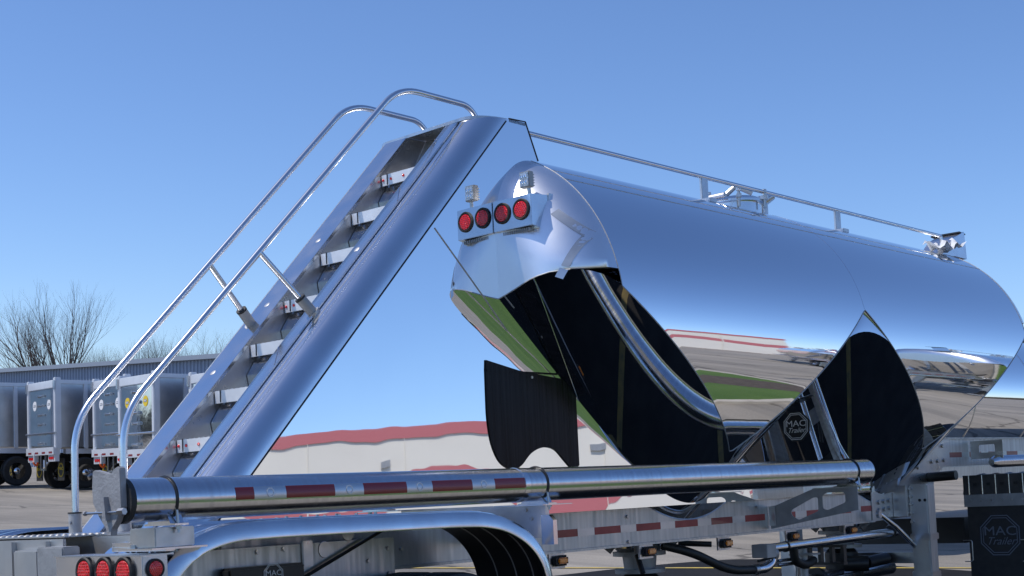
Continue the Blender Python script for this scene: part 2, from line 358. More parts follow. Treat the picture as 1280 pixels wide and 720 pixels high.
# ============================================================ TANK TRAILER (local: +x right side, +y towards the front, z up)
PIV = Vector((1.15, 0, 1.2)); Rm = Matrix.Rotation(-TILT, 3, 'Y'); root_loc = PIV-Rm @ PIV
TT = thing('tank_trailer', 'large polished aluminium bulk tank trailer with rear stairs, filling the foreground', 'tank trailer', tuple(root_loc), (0, -TILT, 0))
R, ZC = 1.2, 2.5; Z0 = ZC-R*math.sqrt(2); Y1, Y2, YM, YA, YB = 5.15, 8.25, 6.70, 3.53, 9.95
KR, KI = 1.12, 1.0
def hcap(r): return .38 if r < .75 else .38*math.sqrt(max(0, 1-((r-.75)/.45)**2))
def rz(z): return z-Z0
def in_cone(x, y, z, which):
    if z <= Z0: return False
    Yc = Y1 if which == 1 else Y2; dy = y-Yc
    k = KR if (which == 1 and dy < 0) or (which == 2 and dy > 0) else KI
    return x*x+(dy/k)**2 <= rz(z)**2
def bis(f, a, b, n=40):
    for _ in range(n):
        m = (a+b)/2
        if f(m): a = m
        else: b = m
    return a
# shell: from seam to seam over the top
seamR = []
rows = []; NY, NT = 180, 110
for i in range(NY+1):
    y = YA+(YB-YA)*i/NY
    f = lambda th: in_cone(R*math.sin(th), y, ZC+R*math.cos(th), 1) or in_cone(R*math.sin(th), y, ZC+R*math.cos(th), 2)
    th = bis(f, .3, math.pi*.75+.002)
    seamR.append((R*math.sin(th), y, ZC+R*math.cos(th)))
    rows.append([(R*math.sin(-th+2*th*k/NT), y, ZC+R*math.cos(-th+2*th*k/NT)) for k in range(NT+1)])
shell = MB().grid(rows).build('tank_shell', 'polished', TT)
def weldline(pts, r, parent=shell, m='weld'): return MB().tube(pts, r, 5, False).build('weld_seam', m, parent)
for sg in (1, -1): weldline([(x*sg*1.001, y, z) for x, y, z in seamR], .004)
for yy, q in ((YA, seamR[0]), (YB, seamR[-1])):
    te = math.atan2(q[0], q[2]-ZC); weldline([(1.0005*R*math.sin(-te+2*te*k/80), yy, ZC+1.0005*R*math.cos(-te+2*te*k/80)) for k in range(81)], .003)
for sg in (1, -1): weldline([(sg*R*1.0008*math.sin(.69), YA+.002, ZC+R*1.0008*math.cos(.69)), (sg*R*1.0008*math.sin(.69), YB, ZC+R*1.0008*math.cos(.69))], .0028, m='rail_metal')
weldline([(1.0006*R*math.sin(-1.36+2.72*k/80), YM, ZC+1.0006*R*math.cos(-1.36+2.72*k/80)) for k in range(81)], .0012, m='satin')
# hoppers
def hopper(which):
    Yc = Y1 if which == 1 else Y2; rows = []; NP, NZ = 240, 36; ztop_list = []
    ZL = Z0+.14
    for i in range(NP+1):
        ph = 2*math.pi*i/NP; c, s_ = math.cos(ph), math.sin(ph)
        outer = (which == 1 and s_ < 0) or (which == 2 and s_ > 0); k = KR if outer else KI
        def P(z): return (rz(z)*c, Yc+rz(z)*k*s_, z)
        def ok(z):
            x, y, zz = P(z); rho = math.hypot(x, zz-ZC)
            if zz > ZC-R/math.sqrt(2)-1e-4 and rho > R: return False
            if not outer and ((which == 1 and y > YM) or (which == 2 and y < YM)): return False
            if outer and which == 1 and y < YA-hcap(min(rho, R)): return False
            if outer and which == 2 and y > YB+hcap(min(rho, R)): return False
            return True
        zt = bis(ok, ZL, 3.4); ztop_list.append(P(zt))
        rows.append([P(ZL+(zt-ZL)*(j/NZ)) for j in range(NZ+1)])
    h = MB().grid(rows).build('hopper', 'polished', TT)
    # straight weld seams up the cone
    for a in ((-66,) if which == 1 else ()):
        for sg in (1, -1):
            ph = math.radians(a if sg > 0 else 180-a); c, s_ = math.cos(ph), math.sin(ph); i = int(round((ph % (2*math.pi))/(2*math.pi)*NP)) % NP
            q = Vector(rows[i][-1]); p = Vector(rows[i][0]); off = Vector((c, s_, -1)).normalized()*.001
            MB().tube([p+off, q+off], .003, 5).build('weld_seam', 'satin', h)
    M = Matrix.Translation((0, Yc, 0))
    MB().lathe([(.15, ZL+.012), (.20, ZL+.012), (.20, ZL-.02), (.13, ZL-.02), (.12, ZL-.12), (.19, ZL-.12), (.19, ZL-.15), (.11, ZL-.15)], M).build('outlet_flange', 'dull', h)
    MB().lathe([(.11, ZL-.15), (.15, ZL-.19), (.15, ZL-.34), (.10, ZL-.38)], M).build('outlet_valve', 'black', h)
    for a in range(4):
        al = a*math.pi/2+.6; d = Vector((math.cos(al), math.sin(al), 0))
        MB().tube([Vector((0, Yc, ZL+.02))+d*.2, Vector((0, Yc, ZL+.10))+d*.30], [.03, .022], 10).build('aerator', 'dull', h)
    return h
H1, H2 = hopper(1), hopper(2)
for sg in (1, -1):
    rows = []
    for j in range(13):
        t = j/12; z = 2.50+.235*t; hw = max(.0, YM-Y1-math.sqrt(max(0, (z-Z0)**2-R*R+(z-ZC)**2)))+.004; rows.append([(sg*(math.sqrt(R*R-(z-ZC)**2)+.002-.02*t), YM+hw*(-1+2*i/8), z+.07*(1-t)*(1-(2*i/8-1)**2)) for i in range(9)])
    MB().grid(rows).build('gusset', 'polished', TT)
# heads
def head(front):
    Yc = Y2 if front else Y1; zc0 = 3.1; rows = []
    def yy(r): return (YB+hcap(r)) if front else (YA-hcap(r))
    for i in range(145):
        a = 2*math.pi*i/144; c, s_ = math.cos(a), math.sin(a)
        def ok(t):
            x, z = t*c, zc0+t*s_; rho = math.hypot(x, z-ZC)
            if rho > R: return False
            return in_cone(x, yy(rho), z, 2 if front else 1)
        tm = bis(ok, 0, 2.0); row = []
        for j in range(41):
            t = tm*(1-(1-j/40)**1.6); x, z = t*c, zc0+t*s_; rho = min(R, math.hypot(x, z-ZC)); row.append((x, yy(rho), z))
        rows.append(row)
    return MB().grid(rows).build('front_head' if front else 'rear_head', 'headmetal', TT, ang=60), [r_[-1] for r_ in rows]
RH, rim = head(False); head(True)
low = [p for p in rim if math.hypot(p[0], p[2]-ZC) < R-.01]; low.sort(key=lambda p: p[0])
weldline([(x, y-.002, z-.001) for x, y, z in low], .0035, RH)
# dull tape outline left on the head, shaped like a corner mark
def on_head(x, z, off=.0025):
    rho = math.hypot(x, z-ZC); return Vector((x, YA-hcap(rho)-off, z))
def strip(a, b, wd, m, name, parent):
    a, b = Vector(a), Vector(b); d = (b-a).normalized(); nn = Vector((-d.y, d.x)); rows = [[], []]
    for k in range(9):
        p = a.lerp(b, k/8)
        for r_, sg in zip(rows, (1, -1)): q = p+nn*wd/2*sg; r_.append(on_head(q.x, q.y))
    return MB().grid(rows).build(name, m, parent)
strip((.875, 3.165), (1.055, 3.005), .045, 'ghost_tape', 'tape_strip', RH)
strip((1.055, 2.985), (.985, 2.80), .045, 'ghost_tape', 'tape_strip', RH)
strip((.980, 2.785), (.955, 2.73), .05, 'white_tape', 'tape_strip', RH)

# ------------------------------------------------------------ stair tower: panels, stringers, treads
A0 = Vector((0, .664, 1.307)); SD = Vector((0, .957, 1)).normalized(); SNn = Vector((0, 1, -.957)).normalized()   # SNn points inwards (forward and down)
def sp(x, z, n=0.0):                   # point on the stair slope at height z, set n into the tower
    return Vector((x, A0.y+.957*(z-A0.z), z))+SNn*n
ZB, ZT = 1.30, 3.80
def slope_strip(name, prof, m, za=ZB, zb=ZT, parent=TT, segs=1, **kw):   # prof of (x, n) swept up the slope
    def pt(x, n, z): p = sp(x, z, n); return p
    rows = []
    for i in range(segs+1):
        z = za+(zb-za)*i/segs
        # keep ends level: solve so that the point's height is z
        rows.append([sp(x, z+n*.957/1.384, n) for x, n in prof])
    return MB().grid(rows).build(name, m, parent, **kw)
rr = .165
def arc_prof(xe, sg): return [(xe+sg*rr*math.sin(t), rr*(1-math.cos(t))) for t in [k*math.pi/2/16 for k in range(17)]]
XR, XL = .335, -.345
for sg, xe in ((1, XR), (-1, XL)):
    c_ = slope_strip('rounded_corner', [(xe-sg*.0, .004)]+arc_prof(xe, sg), 'corner', ZB, 3.828, segs=24)
    # weld bead at the lower edge of the curve, butting the flat side panel
    x1 = xe+sg*rr
    MB().tube([sp(x1+sg*.001, ZB+rr*.69+.0, rr+.006), sp(x1+sg*.001, 3.82+rr*.69, rr+.006)], .005, 5).build('weld_seam', 'darkseam', c_)
    MB().tube([sp(xe+sg*.035, ZB+.02, .0035), sp(xe+sg*.035, 3.8, .0035)], .0018, 5).build('weld_seam', 'weld', c_)
def side_panel(x, sg):
    k = .957; s0 = A0.y+rr*1.384
    def sy(z): return s0+k*(z-A0.z)
    out = [(sy(1.29), 1.29), (sy(3.835), 3.835), (3.49, 3.842), (3.60, 3.60), (3.62, 2.7), (4.2, 2.2), (4.9, 1.60), (5.3, 1.44), (8.0, 1.44), (8.0, 1.295)]
    return MB().prism(out, lambda u, v, t: (t, u, v), x-sg*.004, x).build('side_panel', 'wavy', TT, smooth=False)
SPn = side_panel(XR+rr, 1); side_panel(XL-rr, -1)
MB().tube([(.5015, 2.605, 3.045), (.5015, 3.014, 2.655), (.5015, 3.21, 2.46)], .004, 6).build('weld_seam', 'dull', SPn)
MB().tube([(.499, 3.33, 3.836), (.499, 3.49, 3.843), (.499, 3.60, 3.60)], .006, 6).build('edge_bead', 'darkseam', SPn)
# dark scalloped reflection in the panel, built as an added black plate
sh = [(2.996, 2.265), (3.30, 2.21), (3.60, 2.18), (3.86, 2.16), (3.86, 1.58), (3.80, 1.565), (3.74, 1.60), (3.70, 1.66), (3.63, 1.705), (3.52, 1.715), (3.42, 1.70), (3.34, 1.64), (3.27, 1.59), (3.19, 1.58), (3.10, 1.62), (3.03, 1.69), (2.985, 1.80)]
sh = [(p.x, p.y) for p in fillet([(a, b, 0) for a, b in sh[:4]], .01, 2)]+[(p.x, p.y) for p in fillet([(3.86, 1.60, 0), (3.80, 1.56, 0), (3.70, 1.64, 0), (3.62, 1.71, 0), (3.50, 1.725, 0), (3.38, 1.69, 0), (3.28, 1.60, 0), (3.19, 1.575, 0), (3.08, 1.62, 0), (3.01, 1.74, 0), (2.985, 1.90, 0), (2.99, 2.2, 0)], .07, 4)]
MB().prism(sh, lambda u, v, t: (t, u, v), .5025, .509).build('reflection_plate', 'dark_reflection', TT, smooth=False, label='black scalloped reflection in the mirror-bright side panel, built as an added plate')
SH = [o for o in TT.children if o.name.startswith('reflection_plate')][0]
for y, z in ((3.42, 2.17),): MB().tube([(.509, y, z), (.514, y, z)], .009, 8).build('rivet', 'bolt', SH)  # rivet and ridge only dress the added reflection plate
MB().box(.509, .513, 2.995, 3.855, 2.195, 2.205).build('plate_ridge', 'dark_reflection', SH, smooth=False)
# flanges beside the stair opening
XI, XO = -.135, .215
slope_strip('stringer', [(XL, .03), (XL+.004, -.012), (-.149, -.012), (-.1465, -.010), (-.146, .01)], 'satin', ang=10)
slope_strip('stringer_web', [(-.1455, .008), (XI-.008, .03), (XI-.001, .27)], 'mill', ang=20)
slope_strip('stringer', [(XO, .26), (XO, -.008), (XO+.006, -.012), (XR-.014, -.012), (XR-.010, .014), (XR-.001, .014)], 'satin')
for zt_ in (3.33, 2.30):
    MB().tube([sp(XO+.01, zt_, -.012), sp(XR-.02, zt_-.10*1.1, -.012)], .004, 6).build('weld_seam', 'satin', TT)
# treads, risers
ZTR = [1.27+.275*k+(.006*k if k > 5 else 0) for k in range(1, 9)]
for k, zt_ in enumerate(ZTR):
    P0 = sp(0, zt_, .012); y0 = P0.y; z = P0.z
    mb = MB(); mb.box(XI, XO, y0, y0+.006, z-.070, z); mb.box(XI, XO, y0+.006, y0+.36, z-.006, z)
    tr = mb.build('tread', 'lip', TT, smooth=False)
    m3 = MB()
    for j in range(7):
        xx = XI+.05+j*.042
        m3.box(xx-.006, xx+.006, y0+.02, y0+.15, z, z+.006)
    m3.build('grip_rib', 'mill', tr, smooth=False)
    MB().box(XI+.048, XI+.056, y0-.003, y0, z-.066, z+.004).build('bracket_edge', 'black', tr, smooth=False)
    if k in (7, 4, 1):
        for xx in (XI+.015, XI+.085, XI+.20):
            M = frame_mat((xx, y0-.0005, z-.034), (1, 0, 0), (0, 0, 1)); MB().lathe([(.0, 0), (.009, 0), (.009, .004), (.004, .008), (0, .008)], M @ Matrix.Rotation(0, 4, 'X'), 12).build('reflector', 'red_lens', tr)
zz = [ZTR[0]-.28]+ZTR+[3.83]
for k in range(len(ZTR)+1):
    zt_ = zz[k+1]; top = sp(0, zt_, .012); y0, z = top.y, top.z; bz = sp(0, zz[k], .012)
    if k == len(ZTR): break
    prof = [(y0+.040, z-.0062), (y0+.034, z-.076), (y0-.034, z-.175), (y0-.034, z-.178), (y0-.016, bz.z+.0005)]
    MB().grid([[(XI, a, b) for a, b in prof], [(XO, a, b) for a, b in prof]]).build('riser_panel', 'riser', TT, smooth=False)
# closed dark recess at the top and the roof plate
top = sp(0, ZTR[-1], .012)
MB().grid([[(XI, a, b) for a, b in ((top.y+.16, top.z), (top.y+.28, top.z+.06), (top.y+.42, 3.80))], [(XO, a, b) for a, b in ((top.y+.16, top.z), (top.y+.28, top.z+.06), (top.y+.42, 3.80))]]).build('riser_panel', 'dull', TT, smooth=False)
rp = [(XL-.0, 3.045), (XR, 3.055)]+[(XR+rr*math.sin(t), 3.055+.275*(1-math.cos(t))) for t in [i*math.pi/2/8 for i in range(1, 9)]]+[(.5, 3.49), (.40, 3.60), (-.40, 3.60), (-.51, 3.49), (-.51, 3.3)]+[(XL-rr*math.cos(t), 3.3-.255*math.sin(t)) for t in [i*math.pi/2/6 for i in range(1, 6)]]
MB().prism(rp, lambda u, v, t: (u, v, t+.02*(u+.1)), 3.802, 3.822).build('roof_plate', 'mill', TT, smooth=False)
# warning labels on risers
def decal(name, m, x0, x1, za, zb, kidx, n):
    top_ = sp(0, ZTR[kidx], .012); y0, z = top_.y, top_.z
    a = Vector((0, y0-.034, z-.178)); b = Vector((0, y0-.016, sp(0, ZTR[kidx-1], .012).z)); d = (b-a).normalized(); nn = Vector((0, -d.z, d.y)); nn = nn if nn.y < 0 else -nn
    M = frame_mat(a+nn*n, (1, 0, 0), -d)
    return M
for kk, xa in ((4, .03), (1, .02)):
    M = decal('l', 'label_paper', 0, 0, 0, 0, kk, .002)
    o = MB().prism([(xa-.02, -.085), (xa+.11, -.085), (xa+.11, -.03), (xa-.02, -.03)], lambda u, v, t: M @ Vector((u, v, t)), 0, .0015).build('warning_label', 'label_paper', TT, smooth=False)
    MB().prism([(xa-.012, -.050), (xa+.102, -.050), (xa+.102, -.034), (xa-.012, -.034)], lambda u, v, t: M @ Vector((u, v, t)), .0016, .0022).build('label_print', 'yellow' if kk == 4 else 'orange', o, smooth=False)
    m4 = MB()
    for j in range(3): m4.prism([(xa-.008, -.080+j*.009), (xa+.085+.01*(j % 2), -.080+j*.009), (xa+.085, -.076+j*.009), (xa-.008, -.076+j*.009)], lambda u, v, t: M @ Vector((u, v, t)), .0016, .0022)
    m4.build('small_print', 'print_grey', o, smooth=False)
# scuffs: small weld plugs on the flanges
for x_, z_ in ((-.25, 2.62), (-.24, 3.05), (-.26, 2.2), (.27, 2.9)):
    M = frame_mat(sp(x_, z_, -.0125), (1, 0, 0), SD); MB().lathe([(0, 0), (.02, 0), (.014, .0015), (0, .002)], M, 12).build('plug_weld', 'rail_metal', TT)

# handrails
for sg, lab in ((-1, None), (1, None)):
    xb, xt = .23*sg, .23*sg+.025
    pts = fillet([(xb, .585, 1.36), (xb+.003, .597, 1.925), (xt-.006, 2.60, 3.962), (xt, 3.23, 3.955), (xt, 3.335, 3.83)], .18, 10)
    hr = MB().tube(pts, .0185, 16).build('handrail', 'tube_rail', TT)
    a = Vector((xb+.012, 1.485, 2.826)); b = sp(xt+.045*(1 if sg > 0 else -1.3), 2.50, 0); 
    ax = (a-b).normalized()
    MB().tube([a, b+ax*.02], .0165, 14).build('brace', 'tube_rail', hr)
    MB().tube([b-ax*.0, b+ax*.11], .031, 18).build('socket', 'dull', hr); MB().tube([b+ax*.11, b+ax*.122], .033, 18).build('rubber_ring', 'rubber', hr)
    MB().tube([b-ax*.012, b+ax*.012], .043, 18).build('weld_seam', 'rail_metal', hr)
    MB().tube([(xb, .585, 1.335), (xb, .585, 1.435)], .034, 18).build('socket', 'dull', hr); MB().tube([(xb, .585, 1.435), (xb, .585, 1.443)], .037, 18).build('rubber_ring', 'rubber', hr)
    MB().tube([(xb+.01, .552, 1.39), (xb+.01, .545, 1.39)], .009, 8).build('bolt', 'bolt', hr)
    MB().tube([(xt+.004, 3.33, 3.825), (xt+.004, 3.33, 3.87)], .026, 12).build('clamp', 'black', hr)

# ------------------------------------------------------------ high-level lamp box on the rear head
lb = MB()
lb.prism([(3.130, 3.075), (3.130, 3.268), (3.32, 3.282), (3.42, 3.27), (3.42, 3.085), (3.22, 3.06)], lambda u, v, t: (t, u+.02*(t-.5), v), .504, .818)
LB = lb.build('lamp_box', 'satin', TT, smooth=False, bevel=.003)
MB().box(.815, .825, 3.30, 3.44, 3.075, 3.29).build('end_plate', 'mill', LB, smooth=False)
MB().box(.56, .80, 3.18, 3.34, 3.045, 3.053).build('vent_plate', 'mill', LB, smooth=False)
m5 = MB()
for j in range(14): m5.box(.565+j*.016, .573+j*.016, 3.15, 3.18, 3.046, 3.066)
m5.build('vent_slot', 'dull', LB, smooth=False)
def round_lamp(parent, p, nrm, r, lens='red_lens', up=(0, 0, 1)):
    nrm = Vector(nrm).normalized(); x = Vector(up).cross(nrm).normalized(); M = frame_mat(p, x, nrm.cross(x))
    g = MB().lathe([(r*1.02, -.01), (r*1.26, -.01), (r*1.28, .006), (r*1.18, .012), (r*1.02, .010), (r*.99, .0)], M, 32).build('grommet', 'rubber', parent)
    l = MB().lathe([(r, -.012), (r, .004), (r*.93, .009), (r*.5, .011), (0, .012)], M, 32).build('lamp', lens, parent)
    m = MB()
    for i in range(-3, 4):
        for j in range(-3, 4):
            q = Vector(((i+.5*(j % 2))*r*.27, j*r*.24)); 
            if q.length < r*.85: m.lathe([(r*.085, .010), (r*.06, .0145), (0, .0155)], M @ Matrix.Translation((q.x, q.y, 0)), 6)
    m.build('lens_dot', lens, l)
for xx in (.583, .738): round_lamp(LB, (xx, 3.128+.02*(xx-.5), 3.182), (.02, -1, 0), .052)
wl_ = MB().box(-.042, .042, -.022, .022, -.05, .05, Matrix.Translation((.735, 3.20, 3.375))).build('work_lamp', 'dull', TT, bevel=.004)
MB().box(-.036, .036, -.005, .003, -.044, .044, Matrix.Translation((.735, 3.178, 3.375))).build('lens', 'lens_clear', wl_, bevel=.002)
m6 = MB()
for i in range(3):
    for j in (-1, 1): m6.lathe([(0, 0), (.008, 0), (.008, .004), (0, .005)], frame_mat((.735+(i-1)*.019, 3.174, 3.375+j*.018), (1, 0, 0), (0, 0, 1)), 10)
m6.build('led', 'chrome', wl_)
for j in range(5): MB().box(-.032, .032, .022, .04, -.038+j*.017, -.032+j*.017, Matrix.Translation((.735, 3.20, 3.375))).build('cooling_fin', 'dull', wl_, smooth=False)
MB().tube([(.745, 3.205, 3.335), (.748, 3.21, 3.27)], .012, 10).build('stem', 'mill', wl_)

# ------------------------------------------------------------ roof: guide rail, manhole, front flap
gr = MB().tube([(.355, 3.48, 3.83), (.355, 10.02, 3.83)], .017, 12).build('roof_rail', 'satin', TT)
for yy in (5.76, 7.88): 
    m = MB(); m.box(.345, .368, yy-.045, yy+.045, 3.64, 3.825); m.box(.345, .44, yy-.05, yy+.05, 3.615, 3.65); m.build('rail_bracket', 'mill', gr, bevel=.004)
MB().tube([(.355, 10.02, 3.83), (.365, 10.05, 3.66)], .017, 10).build('rail_end', 'satin', gr)
mh = MB().lathe([(.22, 3.66), (.22, 3.745), (.255, 3.75), (.255, 3.768), (.2, 3.80), (.1, 3.815), (0, 3.82)], Matrix.Translation((.10, 6.60, 0)), 36).build('manhole_cover', 'satin', TT)
for a in (0, 60, 120, 180, 240, 300):
    d = Vector((math.cos(math.radians(a+10)), math.sin(math.radians(a+10)), 0)); c = Vector((.10, 6.60, 3.765))+d*.265
    MB().tube([c+Vector((0, 0, -.07)), c+Vector((0, 0, .06))], .013, 8).build('clamp_bolt', 'bolt', mh); MB().box(-.03, .03, -.02, .02, 0, .035, Matrix.Translation(c) @ Matrix.Rotation(math.radians(a+10), 4, 'Z')).build('clamp_lug', 'mill', mh, bevel=.004)
    MB().tube([c+Vector((0, 0, .06)), c+Vector((0, 0, .085))], .022, 6).build('clamp_nut', 'mill', mh)
MB().tube([(.14, 6.98, 3.67), (.14, 6.98, 3.83)], .045, 12).build('relief_valve', 'mill', mh); MB().tube([(.14, 6.98, 3.83), (.2, 7.05, 3.88)], [.05, .035], 12).build('relief_cap', 'mill', mh)
MB().tube([(.0, 6.30, 3.79), (.2, 6.30, 3.79)], .022, 8).build('hinge', 'mill', mh)
MB().tube([(-.05, 6.6, 3.82), (.08, 6.66, 3.93), (.2, 6.72, 3.86)], .025, 8).build('handle', 'mill', mh)
ff = MB(); ff.prism([(9.9, 3.60), (10.12, 3.62), (10.30, 3.60), (10.28, 3.88), (10.1, 3.80)], lambda u, v, t: (t+.25*(u-10), u, v), .16, .42)
ff.build('front_step', 'satin', TT, smooth=False)
MB().prism([(10.24, 3.885), (10.38, 3.875), (10.38, 3.862), (10.24, 3.87)], lambda u, v, t: (t, u, v), .15, .46).build('step_lip', 'black', TT, smooth=False)
m = MB()
random.seed(3)
rows = []
for i in range(9):
    rows.append([(.30+.22*j/6+random.uniform(-.012, .012), 9.72+.5*i/8+random.uniform(-.02, .02), 3.72-.03*j/6+.05*math.sin(i*1.7+j)+random.uniform(-.015, .015)+(.05 if i > 5 else 0)) for j in range(7)])
m.grid(rows); m.build('plastic_wrap', 'plastic', TT, ang=180)

# ------------------------------------------------------------ hose tube with cap and tape
TX, TZ, TR = 1.15, 1.476, .095
HT = MB().tube([(TX, y, TZ) for y in [.0+i*.2 for i in range(33)]]+[(TX, 6.57, TZ)], TR, 48).build('hose_tube', 'brushed', TT)
MB().tube([(TX, 2.475, TZ), (TX, 2.515, TZ)], TR+.003, 48).build('joint_ring', 'satin', HT)
MB().tube([(TX, 6.565, TZ), (TX, 6.59, TZ)], [TR+.004, TR-.012], 48).build('end_lid', 'satin', HT)
MB().tube([(TX, -.022, TZ), (TX, .004, TZ)], TR+.003, 40).build('collar', 'rubber', HT)
def strap(y):
    st = MB().tube([(TX+(TR+.004)*math.cos(t), y, TZ+(TR+.004)*math.sin(t)) for t in [math.radians(-60+i*7.5) for i in range(40)]], .0055, 8).build('strap', 'black', HT)
    MB().tube([(TX+TR*.9, y, TZ-.04), (TX+TR*.9+.01, y, 1.33)], .006, 8).build('threaded_rod', 'bolt', HT)
    MB().tube([(TX+TR*.9+.01, y, 1.345), (TX+TR*.9+.01, y, 1.36)], .014, 6).build('nut', 'bolt', HT)
    MB().prism([(-.11, 1.362), (.12, 1.362), (.12, 1.37), (.085, 1.372), (.06, 1.42), (.03, 1.41), (0, 1.382), (-.03, 1.41), (-.06, 1.42), (-.085, 1.372), (-.11, 1.37)], lambda u, v, t: (TX+u, t, v), y-.035, y+.035).build('saddle', 'satin', HT, smooth=False)
for y in (.205, 2.665, 6.32): strap(y)
# cap: cast plate facing rearwards with pivot arm and rod
cp = [(-.112, .128), (-.095, .132), (-.04, .122), (.0, .112), (.03, .113), (.055, .132), (.085, .140), (.098, .13), (.10, -.03), (.06, -.09), (.02, -.125), (.015, -.15), (-.02, -.15), (-.025, -.12), (-.075, -.07), (-.118, -.01), (-.122, .06)]
cap = MB().prism(cp, lambda u, v, t: (1.115+u, t, TZ+v+.005), -.052, -.022).build('tube_cap', 'cast', HT, smooth=False, bevel=.003)
MB().prism([(-.015, -.07), (.015, -.07), (.004, .03), (-.004, .03)], lambda u, v, t: (1.115+u, t, TZ+v-.01), -.075, -.052).build('cap_rib', 'cast', cap, smooth=False)
MB().tube([(.955, -.065, 1.43), (1.22, -.06, 1.43)], .0055, 8).build('hinge_rod', 'bolt', cap); MB().tube([(.950, -.065, 1.43), (.962, -.065, 1.43)], .010, 8).build('rod_end', 'cast', cap)
MB().tube([(1.20, -.055, 1.43), (1.235, -.05, 1.432)], .015, 6).build('nut', 'bolt', cap)
def octring(parent, M, r, m):
    mb = MB(); A, B = octa(r), octa(r*.86)
    for k in range(8): j = (k+1) % 8; mb.prism([A[k], A[j], B[j], B[k]], lambda u, v, t: M @ Vector((u, v, t)), 0, .0006)
    return mb.build('octagon_print', m, parent, smooth=False)
def tube_band(y0, y1, a0, a1, m, name, off=.0012):
    rows = [[(TX+(TR+off)*math.cos(t), y, TZ+(TR+off)*math.sin(t)) for t in [a0+(a1-a0)*i/8 for i in range(9)]] for y in (y0, (y0+y1)/2, y1)]
    return MB().grid(rows).build(name, m, HT)
reds = [(.513, .615), (.798, 1.093), (1.277, 1.568), (1.749, 2.047), (2.223, 2.472)]
for a, b in reds: tube_band(a, b, math.radians(-10), math.radians(24), 'red_tape', 'red_reflective_tape')
for (a, b), (c, d) in zip(reds, reds[1:]):
    tube_band(b, c, math.radians(-10), math.radians(24), 'white_tape', 'white_reflective_tape', .001)
    t = math.radians(7); nn = Vector((math.cos(t), 0, math.sin(t))); ctr = Vector((TX, (b+c)/2, TZ))+nn*(TR+.0022)
    octring(HT, frame_mat(ctr, (0, 1, 0), (-math.sin(t), 0, math.cos(t))), .022, 'print_white')

# ------------------------------------------------------------ rear frame: bumper, tail lamp box
MB().box(-1.0, .42, .14, .74, 1.325, 1.332).build('bumper_deck', 'mill', TT, smooth=False)
m = MB(); m.box(.42, 1.02, .30, .74, 1.325, 1.332); m.build('bumper_deck', 'mill', TT, smooth=False)
m = MB()
for i in range(18):
    for j in range(3):
        m.lathe([(.014, 0), (.013, .002), (.007, .006), (0, .006)], Matrix.Translation((-.55+i*.06, .22+j*.07, 1.332)), 8)
m.build('grip_stud', 'dull', TT, kind='stuff')
MB().box(.18, 1.02, .285, .297, 1.0, 1.322).build('bumper_face', 'rail_metal', TT, smooth=False)
MB().box(-1.0, .42, .135, .15, 1.02, 1.318).build('bumper_face', 'rail_metal', TT, smooth=False)
for xx in (-.62, -.02, .30): MB().box(xx, xx+.008, .11, .135, 1.02, 1.31).build('bumper_rib', 'rail_metal', TT, smooth=False)
MB().box(.33, .56, .05, .14, 1.02, 1.285).build('blank_plate', 'dull', TT, smooth=False, bevel=.006)
MB().box(.04, .26, .09, .135, 1.02, 1.27).build('blank_plate', 'rail_metal', TT, smooth=False, bevel=.006)
MB().tube([(.28, .128, 1.3), (.28, .12, 1.3)], .008, 8).build('bolt', 'bolt', TT)
m = MB(); m.box(.583, 1.19, .004, .02, .99, 1.240); m.box(.583, 1.19, .02, .13, 1.225, 1.240); m.box(.583, .598, .02, .13, .99, 1.225); m.box(1.19, 1.262, .004, .13, .99, 1.240)
TB = m.build('tail_lamp_box', 'satin', TT, smooth=False)
MB().box(.575, 1.268, -.006, .16, 1.2405, 1.2465).build('top_lip', 'mill', TB, smooth=False)
MB().box(.74, 1.20, .16, .32, 1.252, 1.292).build('cross_tube', 'satin', TT, bevel=.02, smooth=True)
for xx in (.834, .988, 1.142): round_lamp(TB, (xx, -.002, 1.175), (0, -1, 0), .052)
round_lamp(TB, (1.268, .065, 1.185), (1, 0, 0), .034)
MB().box(1.262, 1.2655, .008, .128, 1.13, 1.238).build('side_plate', 'mill', TB, smooth=False)
MB().box(1.03, 1.225, .10, .30, 1.272, 1.355).build('tube_block', 'mill', TT, bevel=.004); MB().box(1.00, 1.26, .06, .34, 1.262, 1.270).build('block_base', 'satin', TT, smooth=False)
MB().tube([(1.06, .1, 1.27), (1.06, .1, 1.285)], .016, 6).build('bolt', 'bolt', TT)

